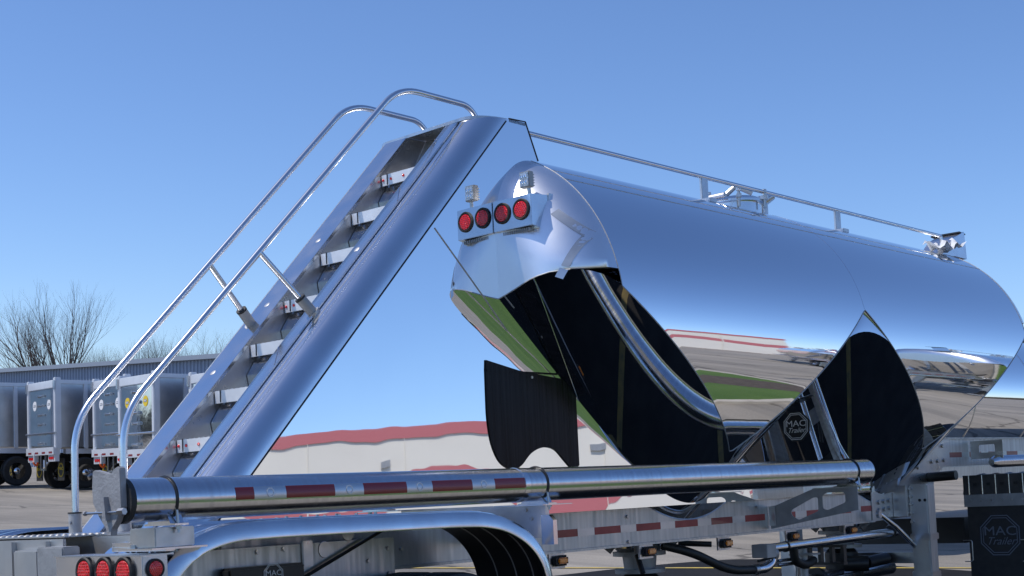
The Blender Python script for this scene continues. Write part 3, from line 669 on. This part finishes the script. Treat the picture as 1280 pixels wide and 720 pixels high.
# ------------------------------------------------------------ fenders, hangers, wheels
fprof = [(.02, .62), (.025, .86), (.045, 1.0), (.09, 1.10), (.154, 1.175), (.23, 1.25), (.32, 1.302), (.43, 1.335), (.55, 1.352), (.8, 1.354), (1.2, 1.351), (1.6, 1.347), (1.95, 1.343), (2.14, 1.335), (2.30, 1.312), (2.42, 1.272), (2.53, 1.215), (2.62, 1.14), (2.68, 1.06), (2.715, .97), (2.73, .85), (2.735, .6)]
fp3 = fillet([(0, a, b) for a, b in fprof], .06, 3); fprof = [(p.y, p.z) for p in fp3]
def fnorm(i):
    a, b = fprof[max(i-1, 0)], fprof[min(i+1, len(fprof)-1)]; dy, dz = b[0]-a[0], b[1]-a[1]; l = math.hypot(dy, dz); return (-dz/l, dy/l)
for sg in (1, -1):
    xs = [.62, .69, .70, .72, .73, .84, .85, .87, .88, .99, 1.0, 1.02, 1.03, 1.13, 1.14, 1.165, 1.18]
    hs = [0, 0, .012, .012, 0, 0, .012, .012, 0, 0, .012, .012, 0, 0, .01, .012, .006]
    rows = []
    for i, (a, b) in enumerate(fprof):
        ny, nz_ = fnorm(i); rows.append([(sg*x, a+ny*h, b+nz_*h) for x, h in zip(xs, hs)])
    fd = MB().grid(rows).build('fender', 'polished' if sg > 0 else 'satin', TT, ang=50)
    # dark inner skin, set below the bright one
    rows = [[(sg*x, a-fnorm(i)[0]*.02, b-fnorm(i)[1]*.02) for x in (.63, 1.19)] for i, (a, b) in enumerate(fprof)]
    if sg > 0: MB().grid(rows).build('fender_liner', 'black', fd)
    rows = []
    for i, (a, b) in enumerate(fprof):
        ny, nz_ = fnorm(i); rows.append([(sg*1.1805, a+ny*.006, b+nz_*.006), (sg*1.198, a+ny*.003, b+nz_*.003), (sg*1.208, a-ny*.012, b-nz_*.012), (sg*1.222, a-ny*.070, b-nz_*.070), (sg*1.221, a-ny*.076, b-nz_*.076), (sg*1.20, a-ny*.078, b-nz_*.078)])
    MB().grid(rows).build('fender_lip', 'satin', fd)
    for x in (.80, .95, 1.08):
        MB().tube([(sg*x, a-fnorm(i)[0]*.024, b-fnorm(i)[1]*.024) for i, (a, b) in enumerate(fprof)], .004, 6).build('liner_rib', 'dull', fd)
    for y in (1.02, 1.10, 1.2, 1.52, 1.62, 1.74, 1.88): MB().tube([(sg*.66, y, 1.352), (sg*.66, y, 1.366)], .009, 8).build('rivet', 'bolt', fd)
    # inner hanger plate with round holes marked by bright discs
    pl = [(.25, 1.22), (2.05, 1.22), (2.05, .95), (2.62, .92), (2.62, .80), (.2, .80)]
    hp = MB().prism(pl, lambda u, v, t: (sg*t, u, v), .60, .615).build('hanger_plate', 'rail_metal', TT, smooth=False)
    for y, z in ((1.545, 1.181), (1.712, 1.262)):
        M = frame_mat((sg*.616, y, z), (0, 1, 0), (0, 0, 1)) if sg > 0 else frame_mat((sg*.616, y, z), (0, -1, 0), (0, 0, 1)); MB().lathe([(0, 0), (.045, 0), (.043, .003), (0, .003)], M, 20).build('hole_cover', 'mill', hp)
    for y, z in ((1.10, 1.195), (1.27, 1.20), (.95, 1.10), (1.05, 1.10), (2.0, 1.16), (2.1, 1.15), (1.36, 1.09), (2.0, 1.02), (1.85, 1.1), (1.8, 1.0)):
        MB().tube([(sg*.615, y, z), (sg*.627, y, z)], .012, 6).build('bolt', 'bolt', hp)
    m = MB(); m.box(*sorted((sg*.616, sg*.632)), 1.385, 1.455, 1.10, 1.235); m.build('bracket', 'mill', hp, bevel=.004)
    m = MB(); m.tube([(sg*.65, 1.30, 1.02), (sg*.65, 1.98, 1.28)], .010, 8); m.build('stay', 'black', hp)
    hb = MB().box(*sorted((sg*.63, sg*.70)), .86, 1.34, .80, 1.128).build('spring_hanger', 'black', hp, bevel=.012)
    if sg > 0: emblem(hb, frame_mat((.7005, 1.13, 1.075), (0, 1, 0), (0, 0, 1)), .066, 'print_white', double=True)
    # tyres: dual pairs on two axles
    for yc in (.72, 1.98):
        for xo in (1.07, .80):
            prof = [(.30, -.12), (.34, -.135), (.46, -.135), (.492, -.115), (.5, -.08), (.5, -.045), (.488, -.04), (.488, -.03), (.5, -.025), (.5, .025), (.488, .03), (.488, .04), (.5, .045), (.5, .08), (.492, .115), (.46, .135), (.34, .135), (.30, .12)]
            M = frame_mat((sg*xo, yc, .53), (0, 1, 0), (0, 0, 1))
            ty = MB().lathe([(.29, -.1)]+prof+[(.29, .1)], M, 48, False).build('tyre', 'rubber', TT)
            MB().lathe([(.0, -.02), (.10, -.02), (.12, .03), (.2, -.01), (.285, .02), (.298, .1), (.298, -.1)], M, 32).build('rim', 'chrome', ty)
# cast plate behind the second strap and the tube supports
sp_ = MB().prism([(.46, 1.362), (1.10, 1.362), (1.10, 1.17), (1.02, 1.165), (.46, 1.14)], lambda u, v, t: (u, t, v), 2.80, 2.83)
SB = sp_.build('tube_support', 'mill', TT, smooth=False)
MB().box(.9, 1.27, 2.58, 2.84, 1.3565, 1.362).build('support_shelf', 'satin', SB, smooth=False)
for u, v in ((.95, 1.33), (.99, 1.28)): MB().tube([(u, 2.80, v), (u, 2.79, v)], .012, 6).build('bolt', 'bolt', SB)
MB().prism([(1.10, 1.30), (1.16, 1.30), (1.19, 1.27), (1.19, 1.13), (1.10, 1.13)], lambda u, v, t: (u, t, v), 2.755, 2.79).build('support_plate', 'satin', SB, smooth=False)

# ------------------------------------------------------------ frame rails with scallops under the hoppers, gooseneck
RX = .455
def rail_poly():
    top = []
    y = 1.0
    while y < 8.05:
        z = 1.292
        for Yc in (Y1+.03, Y2): 
            d = abs(y-Yc)
            if d < .50: z = min(z, 1.292-.115*(1-(d/.50)**2))
        top.append((y, z)); y += .05
    return [(1.0, 1.045)]+top+[(8.05, 1.285), (8.05, 1.045)]
for sg in (1, -1):
    rl = MB().prism(rail_poly(), lambda u, v, t: (sg*t, u, v), RX-.03, RX).build('frame_rail', 'rail_metal', TT, smooth=False)
    MB().box(*sorted((sg*(RX-.1), sg*(RX+.014))), 1.0, 8.04, 1.028, 1.044).build('rail_flange', 'rail_metal', rl, smooth=False)
    for Yc in (Y1+.03, Y2):
        pts = [(sg*(RX-.006), Yc+.5*t, 1.296-.115*(1-t*t)) for t in [-1+i/10 for i in range(21)]]; MB().tube(pts, .008, 6).build('rail_edge', 'mill', rl)
    gp = [(8.0, 1.35), (8.3, 1.36), (8.55, 1.42), (8.75, 1.49), (9.2, 1.66), (9.36, 1.762), (9.66, 1.764), (9.66, 1.505), (9.52, 1.502), (9.40, 1.45), (9.28, 1.36), (9.26, 1.30), (8.95, 1.28), (8.83, 1.05), (8.0, 1.035)]
    MB().prism(gp, lambda u, v, t: (sg*t, u, v), RX+.002, RX+.012).build('gooseneck_plate', 'mill', TT, smooth=False)
    g2 = MB().box(*sorted((sg*(RX-.03), sg*RX)), 9.4, 13.2, 1.50, 1.768).build('upper_rail', 'rail_metal', TT, smooth=False)
    MB().box(*sorted((sg*(RX-.08), sg*(RX+.02))), 9.4, 13.2, 1.768, 1.78).build('rail_flange', 'rail_metal', g2, smooth=False)
    for y, z in ((8.12, 1.20), (8.22, 1.205), (8.32, 1.21), (8.12, 1.13), (8.22, 1.135), (8.32, 1.14), (8.95, 1.5), (9.5, 1.70), (9.25, 1.55), (9.38, 1.555), (9.52, 1.56)):
        MB().tube([(sg*(RX+.012), y, z), (sg*(RX+.028), y, z)], .019, 6).build('bolt', 'bolt', TT)
    if sg > 0:
        y = 3.58; red = True; kk = 0
        while y < 8.0:
            L_ = .29 if red else .18; e = min(y+L_, 8.0)
            MB().box(RX+.0005, RX+.002, y, e-.002, 1.128, 1.178).build('red_reflective_tape' if red else 'white_reflective_tape', ('red_tape' if kk in (0, 8) else 'dim_red_tape') if red else 'white_tape', rl, smooth=False)
            y += L_; red = not red; kk += 1
        y = 9.68; red = True
        while y < 12:
            L_ = .29 if red else .18
            MB().box(RX+.0005, RX+.002, y, y+L_-.002, 1.585, 1.635).build('red_reflective_tape' if red else 'white_reflective_tape', 'red_tape' if red else 'white_tape', g2, smooth=False); y += L_; red = not red
        for y, z in ((4.42, 1.235), (4.42, 1.06), (6.1, 1.235), (3.3, 1.2)): MB().tube([(RX, y, z), (RX+.012, y, z)], .013, 6).build('bolt', 'bolt', rl)
# cross members
for y in (1.1, 2.9, 3.9, 6.7, 9.3, 11.2): MB().box(-RX+.03, RX-.03, y-.04, y+.04, 1.06 if y < 9 else 1.52, 1.22 if y < 9 else 1.7).build('cross_member', 'rail_metal', TT, smooth=False)
# side marker lamps
for y in (3.66, 4.64, 5.63, 6.62, 7.60):
    mk = MB().box(RX+.004, RX+.032, y-.075, y+.075, .945, 1.015).build('marker_lamp', 'rubber', TT, bevel=.02)
    MB().box(RX+.030, RX+.048, y-.047, y+.047, .960, 1.000).build('lens', 'amber_lens', mk, bevel=.012)
    MB().box(RX-.01, RX+.003, y-.10, y+.06, .93, 1.029).build('lamp_bracket', 'mill', mk, smooth=False)
# cut-out bracket carrying the far end of the tube
def plate_with_holes(outer, holes, f, a, b, name, m, parent):
    bm = bmesh.new()
    def loop(pts):
        vs = [bm.verts.new(f(u, v, a)) for u, v in pts]; return [bm.edges.new((vs[i], vs[(i+1) % len(vs)])) for i in range(len(vs))]
    es = loop(outer)
    for h in holes: es += loop(h)
    bmesh.ops.triangle_fill(bm, edges=es, use_beauty=True)
    r = bmesh.ops.extrude_face_region(bm, geom=list(bm.faces)); dv = Vector(f(0, 0, b))-Vector(f(0, 0, a)); bmesh.ops.translate(bm, verts=[e for e in r['geom'] if isinstance(e, bmesh.types.BMVert)], vec=dv)
    bmesh.ops.recalc_face_normals(bm, faces=bm.faces); me = bpy.data.meshes.new(name); bm.to_mesh(me); bm.free(); me.materials.append(MT[m])
    o = bpy.data.objects.new(name, me); COL.objects.link(o); o.parent = parent; return o
def rpoly(pts, r): 
    q = [Vector((a, b, 0)) for a, b in pts]; n = len(q); out = []
    for i in range(n):
        a, b, c = q[i-1], q[i], q[(i+1) % n]; p = b+(a-b).normalized()*r; s_ = b+(c-b).normalized()*r
        out += [p*(1-t)**2+b*2*t*(1-t)+s_*t*t for t in (0, .25, .5, .75, 1)]
    return [(p.x, p.y) for p in out]
def tube_bracket(y, x1=1.24, name='tube_support'):
    o = plate_with_holes([(.47, 1.055), (.47, 1.235), (.52, 1.24), (.86, 1.358), (x1, 1.358), (x1, 1.185)],
        [rpoly([(.66, 1.16), (.66, 1.20), (.86, 1.292), (.90, 1.292), (.90, 1.185), (.72, 1.12)], .018), rpoly([(.94, 1.20), (.94, 1.305), (.975, 1.325), (1.12, 1.325), (1.135, 1.31), (1.135, 1.245), (.98, 1.19)], .018)],
        lambda u, v, t: (u, t, v), y, y+.008, name, 'dull', TT)
    MB().box(.462, .52, y-.012, y-.002, 1.08, 1.235).build('bracket', 'mill', o, bevel=.003)
    MB().box(.86, x1, y-.002, y+.12, 1.3585, 1.3645).build('support_shelf', 'mill', o, smooth=False)
    return o
tube_bracket(6.28)
o = plate_with_holes([(.47, 1.56), (.47, 1.74), (.8, 1.74), (.8, 1.56)], [rpoly([(.56, 1.62), (.56, 1.70), (.72, 1.70), (.72, 1.62)], .015)], lambda u, v, t: (u, t, v), 10.15, 10.16, 'fender_support', 'mill', TT)

# ------------------------------------------------------------ landing gear
lg = MB(); lg.box(.60, .775, 8.46, 8.62, .50, 1.345); LG = lg.build('landing_leg', 'rail_metal', TT, bevel=.012)
MB().box(.59, .785, 8.45, 8.63, .84, .90).build('leg_collar', 'mill', LG, bevel=.006); MB().box(.59, .785, 8.45, 8.63, .50, .56).build('leg_collar', 'mill', LG, bevel=.006)
MB().box(.635, .74, 8.49, 8.59, .12, .50).build('inner_leg', 'black', LG, smooth=False); MB().box(.55, .83, 8.40, 8.68, .05, .12).build('foot', 'dull', LG, bevel=.01)
for z in (1.31, 1.24, 1.17, 1.09, 1.01): MB().tube([(.618, 8.46, z), (.618, 8.445, z)], .017, 6).build('bolt', 'bolt', LG)
for x, z in ((.70, 1.20), (.75, 1.2)): MB().tube([(x, 8.46, z), (x, 8.455, z)], .014, 10).build('bolt', 'black', LG)
MB().tube([(.56, 7.95, 1.10), (.60, 8.15, .985), (.62, 8.47, .79)], .022, 12).build('leg_brace', 'satin', LG); MB().tube([(.55, 7.93, 1.10), (.58, 7.93, 1.10)], .034, 14).build('brace_eye', 'mill', LG)
L2 = MB().box(-.775, -.60, 8.46, 8.62, .50, 1.345).build('landing_leg', 'rail_metal', TT, bevel=.012); MB().box(-.74, -.635, 8.49, 8.59, .12, .50).build('inner_leg', 'black', L2, smooth=False); MB().box(-.83, -.55, 8.40, 8.68, .05, .12).build('foot', 'dull', L2, bevel=.01)
MB().box(-.6, .6, 8.50, 8.56, .63, .73).build('cross_brace', 'mill', TT, smooth=False)
MB().box(.468, .60, 8.40, 8.50, 1.06, 1.34).build('leg_bracket', 'mill', TT, bevel=.004)

# ------------------------------------------------------------ air and product lines
AP = MB().tube([(.50, 6.18, .905), (.50, 8.35, .925)], .038, 18).build('air_pipe', 'satin', TT)
MB().box(.44, .58, 6.02, 6.16, .84, .945).build('pipe_end_block', 'dull', AP, bevel=.004)
MB().tube([(.50, 6.42, .905), (.50, 6.44, .905)], .044, 18).build('pipe_clamp', 'black', AP)
for yc in (8.25,): MB().tube([(.50, yc, .93), (.40, yc+.25, .95)], .055, 18).build('pipe_elbow', 'hose', AP)
MB().tube(fillet([(.25, 5.10, 1.0), (.40, 5.28, .93), (.48, 5.62, .775), (.50, 5.95, .755)], .15, 8), .034, 14).build('air_hose', 'hose', TT)
MB().tube(fillet([(.50, 5.94, .755), (.50, 6.12, .755), (.50, 6.22, .80), (.50, 6.22, .90)], .12, 8), .038, 16).build('pipe_elbow', 'satin', TT)
MB().tube([(.50, 5.93, .755), (.50, 5.98, .755)], .043, 14).build('hose_clamp', 'bolt', TT)
MB().tube([(.50, 6.20, .86), (.50, 6.245, .86)], .055, 14).build('valve_body', 'dull', AP)
MB().tube([(.52, 5.98, .82), (.54, 6.2, .84)], .011, 8).build('valve_handle', 'black', AP)
MB().tube(fillet([(.5, 6.55, .89), (.48, 6.60, .78), (.40, 6.9, .72), (.25, 7.3, .74)], .2, 8), .036, 14).build('air_hose', 'hose', TT)
for z_ in (.80, .765): MB().tube([(.5, 6.30, z_), (.42, 6.75, z_-.01)], .014, 10).build('air_line', 'satin', TT)
PL = MB().tube([(.10, 4.2, .50), (.10, 9.0, .56)], .065, 20).build('product_pipe', 'satin', TT)
for y in (5.15, 7.6, 8.25): MB().tube([(.10, y-.03, .555), (.10, y+.03, .555)], .10, 20).build('pipe_coupling', 'black', PL)
MB().tube([(.16, 8.0, .66), (.35, 8.1, .66)], .07, 16).build('valve_body', 'black', PL); MB().tube([(.3, 8.15, .66), (.34, 8.45, .68)], .055, 16).build('hose_coupling', 'black', PL)
MB().tube([(.30, 7.05, .86), (.30, 7.05, .60)], .034, 12).build('riser_pipe', 'dull', PL); MB().box(.2, .42, 6.98, 7.12, .80, .815).build('pipe_flange', 'dull', PL, smooth=False)
m = MB()
for i in range(4): m.box(.1+i*.11, .13+i*.11, 7.45, 7.50, .70, .84)
m.box(.08, .46, 7.44, 7.51, .84, .86); m.box(.08, .46, 7.44, 7.51, .69, .71); m.build('guard_frame', 'black', PL, smooth=False)
MB().tube([(.22, 5.35, 1.0), (.42, 5.5, .98)], .022, 10).build('valve_handle', 'black', H1)
MB().tube([(.3, 4.72, .95), (.36, 4.7, .82)], .02, 10).build('valve_handle', 'black', H1)
# second polished tube and half fender at the front
MB().tube([(.74, 10.0, 1.52), (.74, 10.08, 1.525), (.74, 13.0, 1.535)], [.03, .06, .06], 24).build('front_tube', 'brushed', TT)
MB().tube([(.47, 9.15, 1.40), (.75, 9.15, 1.41)], .045, 16).build('exhaust_stub', 'black', TT)

LT = MB().tube([(-1.12, 4.8, 1.56), (-1.12, 9.0, 1.56)], .15, 28).build('storage_tube', 'satin', TT)
lp = MB().prism(octa(.135), lambda u, v, t: (0.340+u, 6.98+t, 1.885+v), 0, .006).build('logo_plate', 'black', TT, smooth=False)
emblem(lp, frame_mat((0.340, 6.979, 1.885), (1, 0, 0), (0, 0, 1)), .122, 'print_white')
# ============================================================ tractor rear corner under the gooseneck
rl_ = tuple(root_loc)
TC = thing('truck_tractor', 'dark rear corner of a truck with lettered black mud flap beneath the tank front', 'truck', rl_, (0, -TILT, 0))
mf = MB().box(.685, 1.30, 9.50, 9.512, .30, 1.10).build('mud_flap', 'rubber', TC, smooth=False)
emblem(mf, frame_mat((.99, 9.4985, .825), (1, 0, 0), (0, 0, 1)), .205, 'print_grey')
MB().box(.66, 1.32, 9.49, 9.516, 1.10, 1.215).build('flap_plate', 'dull', TC, smooth=False)
for j in range(6): MB().tube([(.73+j*.1, 9.49, 1.16), (.73+j*.1, 9.483, 1.16)], .011, 8).build('bolt', 'bolt', TC)
rows = []
for i in range(14):
    a = math.pi*.5*i/13; y, z = 10.0-.50*math.cos(a)*1.0, 1.215+.19*math.sin(a); rows.append([(.65+.67*j/40, y-.010*(1 if j % 8 == 1 else 0), z+.010*(1 if j % 8 == 1 else 0)) for j in range(41)])
MB().grid(rows).build('quarter_fender', 'black', TC)
MB().box(.66, 1.32, 9.492, 9.50, 1.215, 1.40).build('fender_skirt', 'skirt', TC, smooth=False)
for j in range(5): MB().tube([(.72+j*.13, 9.49, 1.217), (.72+j*.13, 9.487, 1.40)], .006, 8).build('rib', 'satin', TC)
for j in range(5): MB().box(.765+j*.13, .80+j*.13, 9.482, 9.492, 1.30, 1.325).build('bracket', 'black', TC, smooth=False)
for xx in (.70, 1.26): MB().tube(fillet([(xx-.07, 9.48, .78), (xx+.02, 9.48, .78), (xx+.02, 9.48, .58), (xx-.06, 9.48, .58)], .02, 4), .005, 8).build('flap_hanger', 'bolt', TC)
for xo in (.84, 1.12):
    M = frame_mat((xo, 10.12, .53), (0, 1, 0), (0, 0, 1)); MB().lathe([(.29, -.12), (.46, -.13), (.5, -.1), (.5, .1), (.46, .13), (.29, .12)], M, 40).build('tyre', 'rubber', TC)
MB().box(-.6, .6, 9.6, 12.5, .75, 1.0).build('chassis', 'black', TC, smooth=False)

# other polished tank trailers standing in the yard (copies, parts and all)
for (x, y, rzz, lab) in ((6.6, 28.6, math.pi-.05, 'polished tank trailer mirrored right of the second hopper in the near tank'),
                         (13.5, 31, -.7, 'distant polished tank trailer mirrored beside the white building in the near tank')):
    c = copy_tree(TT); c.location = Vector((x, y, 0)); c.rotation_euler = (0, 0, rzz); c['label'] = lab; c['group'] = 'other polished tank trailers in the yard'

def round_tanker(x, y, L):
    t = thing('round_tank_trailer', 'plain round polished tank trailer standing beyond the near tank, seen past its right end', 'tank trailer', (x, y, 0))
    r, zc = 1.2, 2.45; M = Matrix(((1, 0, 0, 0), (0, 0, 1, 0), (0, -1, 0, zc), (0, 0, 0, 1)))
    MB().lathe([(r*math.sin(a), .35*(1-math.cos(a))) for a in [i*math.pi/2/10 for i in range(1, 11)]]+[(r, .35+(L-.7)*i/30) for i in range(31)]+[(r*math.sin(a), L-.35*(1-math.cos(a))) for a in [math.pi/2-i*math.pi/2/10 for i in range(10)]], M, 96).build('tank_shell', 'polished', t)
    for k in range(1, 6):
        MB().tube([(1.004*r*math.sin(q), L*k/6, zc+1.004*r*math.cos(q)) for q in [i*2*math.pi/60 for i in range(61)]], .008, 6).build('weld_band', 'satin', t)
    for s_ in (-1, 1): MB().box(*sorted((s_*.4, s_*.46)), .6, L-.5, 1.0, 1.24).build('frame_rail', 'rail_metal', t, smooth=False)
    for yy in (L-3.4, L-2.1):
        for s_ in (-1, 1): MB().lathe([(.3, -.25), (.5, -.22), (.5, .1), (.3, .12), (.1, .05), (0, .05)], frame_mat((s_*1.0, yy, .52), (0, s_, 0), (0, 0, 1)), 32).build('wheel', 'rubber', t)
    MB().box(.2, .26, .5, L, 1.14, 1.2).build('reflective_strip', 'red_tape', t, smooth=False)
    MB().box(-.3, .3, 2, L-2, 3.64, 3.68).build('walkway', 'mill', t, smooth=False)
round_tanker(-4.7, 14.5, 15)
# ============================================================ parked dump trailers at the left
def wheel(parent, x, y, side):
    M = frame_mat((x, y, .52), (0, side, 0), (0, 0, 1)); t = MB().lathe([(.28, -.12), (.45, -.14), (.5, -.11), (.51, 0), (.5, .11), (.45, .14), (.28, .12)], M, 32, False).build('tyre', 'rubber', parent)
    MB().lathe([(.29, .10), (.27, .03), (.18, .02), (.12, .09), (.07, .13), (0, .14)], M, 24).build('rim', 'chrome', t); return t
def dump_trailer(label, badge, ladder=False):
    t = thing('dump_trailer', label, 'trailer', group='aluminium dump trailers parked side by side')
    Wd, Hh, Ln = 2.5, 3.6, 9.5; x1 = 1.25
    MB().box(-1.2, 1.2, .12, Ln, 1.35, 3.4).build('body', 'far_side', t, smooth=False)
    for k in range(7): MB().box(x1-.05, x1+.0, .9+k*1.25, 1.02+k*1.25, 1.3, 3.45).build('side_post', 'far_alu', t, smooth=False)
    for z in (3.4,): MB().box(-1.26, 1.26, .0, Ln, z, z+.12).build('top_rail', 'far_alu', t, smooth=False)
    for s_ in (-1, 1):
        MB().box(*sorted((s_*1.25, s_*1.08)), -.06, .14, 1.30, 3.6).build('corner_post', 'far_alu', t, bevel=.02)
        MB().box(*sorted((s_*1.27, s_*1.16)), -.1, -.06, 3.2, 3.5).build('hinge', 'mill', t, smooth=False)
        mf = MB().box(*sorted((s_*1.2, s_*.68)), .22, .25, .28, 1.0).build('mud_flap', 'rubber', t, smooth=False)
        emblem(mf, frame_mat((s_*.94, .218, .62), (1, 0, 0), (0, 0, 1)), .24, 'yellow', script=False)
        tl = MB().box(*sorted((s_*1.18, s_*.60)), -.06, .08, .90, 1.12).build('lamp_panel', 'far_alu', t, smooth=False)
        for k in range(3): MB().lathe([(0, 0), (.055, 0), (.05, .02), (0, .02)], frame_mat((s_*(.74+k*.14), -.062, 1.01), (1, 0, 0), (0, 0, 1)), 12).build('tail_lamp', 'red_lens', tl)
    MB().box(-1.08, 1.08, -.07, .1, 3.26, 3.52).build('header', 'far_alu', t, bevel=.02)
    sl = MB().box(-1.2, 1.2, -.12, .1, 1.12, 1.36).build('sill', 'far_alu', t, smooth=False)
    for k in range(4): MB().box(-1.0+k*.6, -.72+k*.6, -.124, -.121, 1.16, 1.22).build('red_reflective_tape', 'red_tape', sl, smooth=False)
    tg = MB().box(-1.08, 1.08, -.02, .02, 1.38, 3.25).build('tailgate', 'far_mirror', t, smooth=False)
    for k in range(6):
        z = 1.5+k*.31; MB().tube([(-.28, -.06, z), (.28, -.06, z)], .025, 8).build('latch_bar', 'mill', tg)
        for xx in (-.2, .2): MB().box(xx-.03, xx+.03, -.09, -.02, z-.05, z+.05).build('latch', 'mill', tg, smooth=False)
    MB().tube([(-1.3, -.08, 1.82), (1.3, -.08, 1.82)], .03, 8).build('latch_rod', 'mill', tg)
    for xx in (-.62, .62):
        M = frame_mat((xx, -.024, 2.75), (1, 0, 0), (0, 0, 1)); b_ = MB().lathe([(0, 0), (.16, 0), (.16, .006), (0, .006)], M, 24).build('badge', badge, tg)
        MB().box(xx-.10, xx+.10, -.034, -.0305, 2.72, 2.80).build('badge_print', 'print_grey', b_, smooth=False)
        vs, fs = text_mb('MAC', .09, 0, .002); M2 = frame_mat((xx, -.0345, 2.76), (1, 0, 0), (0, 0, 1)); MB().add([M2 @ p for p in vs], fs).build('badge_lettering', 'print_white', b_, smooth=False)
    MB().box(-.22, .22, -.02, .02, .62, .68).build('step_bar', 'mill', t, smooth=False)
    for xx in (-.2, .2): MB().box(xx-.025, xx+.025, -.02, .02, .62, 1.12).build('step_hanger', 'mill', t, smooth=False)
    MB().tube(fillet([(-.55, -.08, 1.05), (-.55, -.12, .85), (-.55, 0, .78), (-.55, .03, .9)], .06, 5), .035, 8).build('tow_hook', 'orange', t)
    MB().box(-.50, -.42, -.14, .0, .9, 1.2).build('hook_plate', 'far_alu', t, smooth=False)
    MB().box(-.5, .5, .3, Ln, .9, 1.14).build('chassis', 'black', t, smooth=False)
    MB().box(.95, 1.18, .3, 4.4, 1.14, 1.30).build('side_rail', 'far_alu', t, smooth=False)
    for y in (.95, 2.2, 3.5):
        for s_ in (-1, 1): wheel(t, s_*1.08, y, s_)
    for y in (.95, 2.2, 3.5): MB().tube([(-1, y, .52), (1, y, .52)], .07, 10).build('axle', 'black', t)
    MB().box(-1.2, 1.2, Ln-3, Ln-2.9, .3, 1.1).build('front_flap', 'rubber', t, smooth=False)
    return t
dump = dump_trailer('aluminium dump trailer with white badges on a mirrored tailgate, just left of the handrail foot', 'print_white')
xa = (RT*.637-FW*.771); ang = math.atan2(xa.y, xa.x)
def place(o, pxl, depth, tilt=-.035):
    left = far(pxl, depth); c = left+xa*1.25; o.location = (c.x, c.y, 0); o.rotation_euler = (0, tilt, ang); o.rotation_mode = 'XYZ'
for lab, badge_m, pxl, dp in (('aluminium trailer at the left edge showing its side posts and chrome wheels', None, -140, 46.5),
                             ('aluminium dump trailer with white badges between the two handrail feet', None, 119, 43.6),
                             ('aluminium dump trailer with round yellow badges, directly left of the stairs', 'yellow', 151, 41.4),
                             ('aluminium dump trailer mostly hidden behind the stairs', None, 240, 39)):
    c = copy_tree(dump); c['label'] = lab; place(c, pxl, dp)
    if badge_m:
        for ch in c.children:
            if ch.name.startswith('tailgate'):
                for b_ in ch.children:
                    if b_.name.startswith('badge') and 'print' not in b_.name and 'letter' not in b_.name:
                        b_.data = b_.data.copy(); b_.data.materials[0] = MT['yellow']
place(dump, 37, 46)
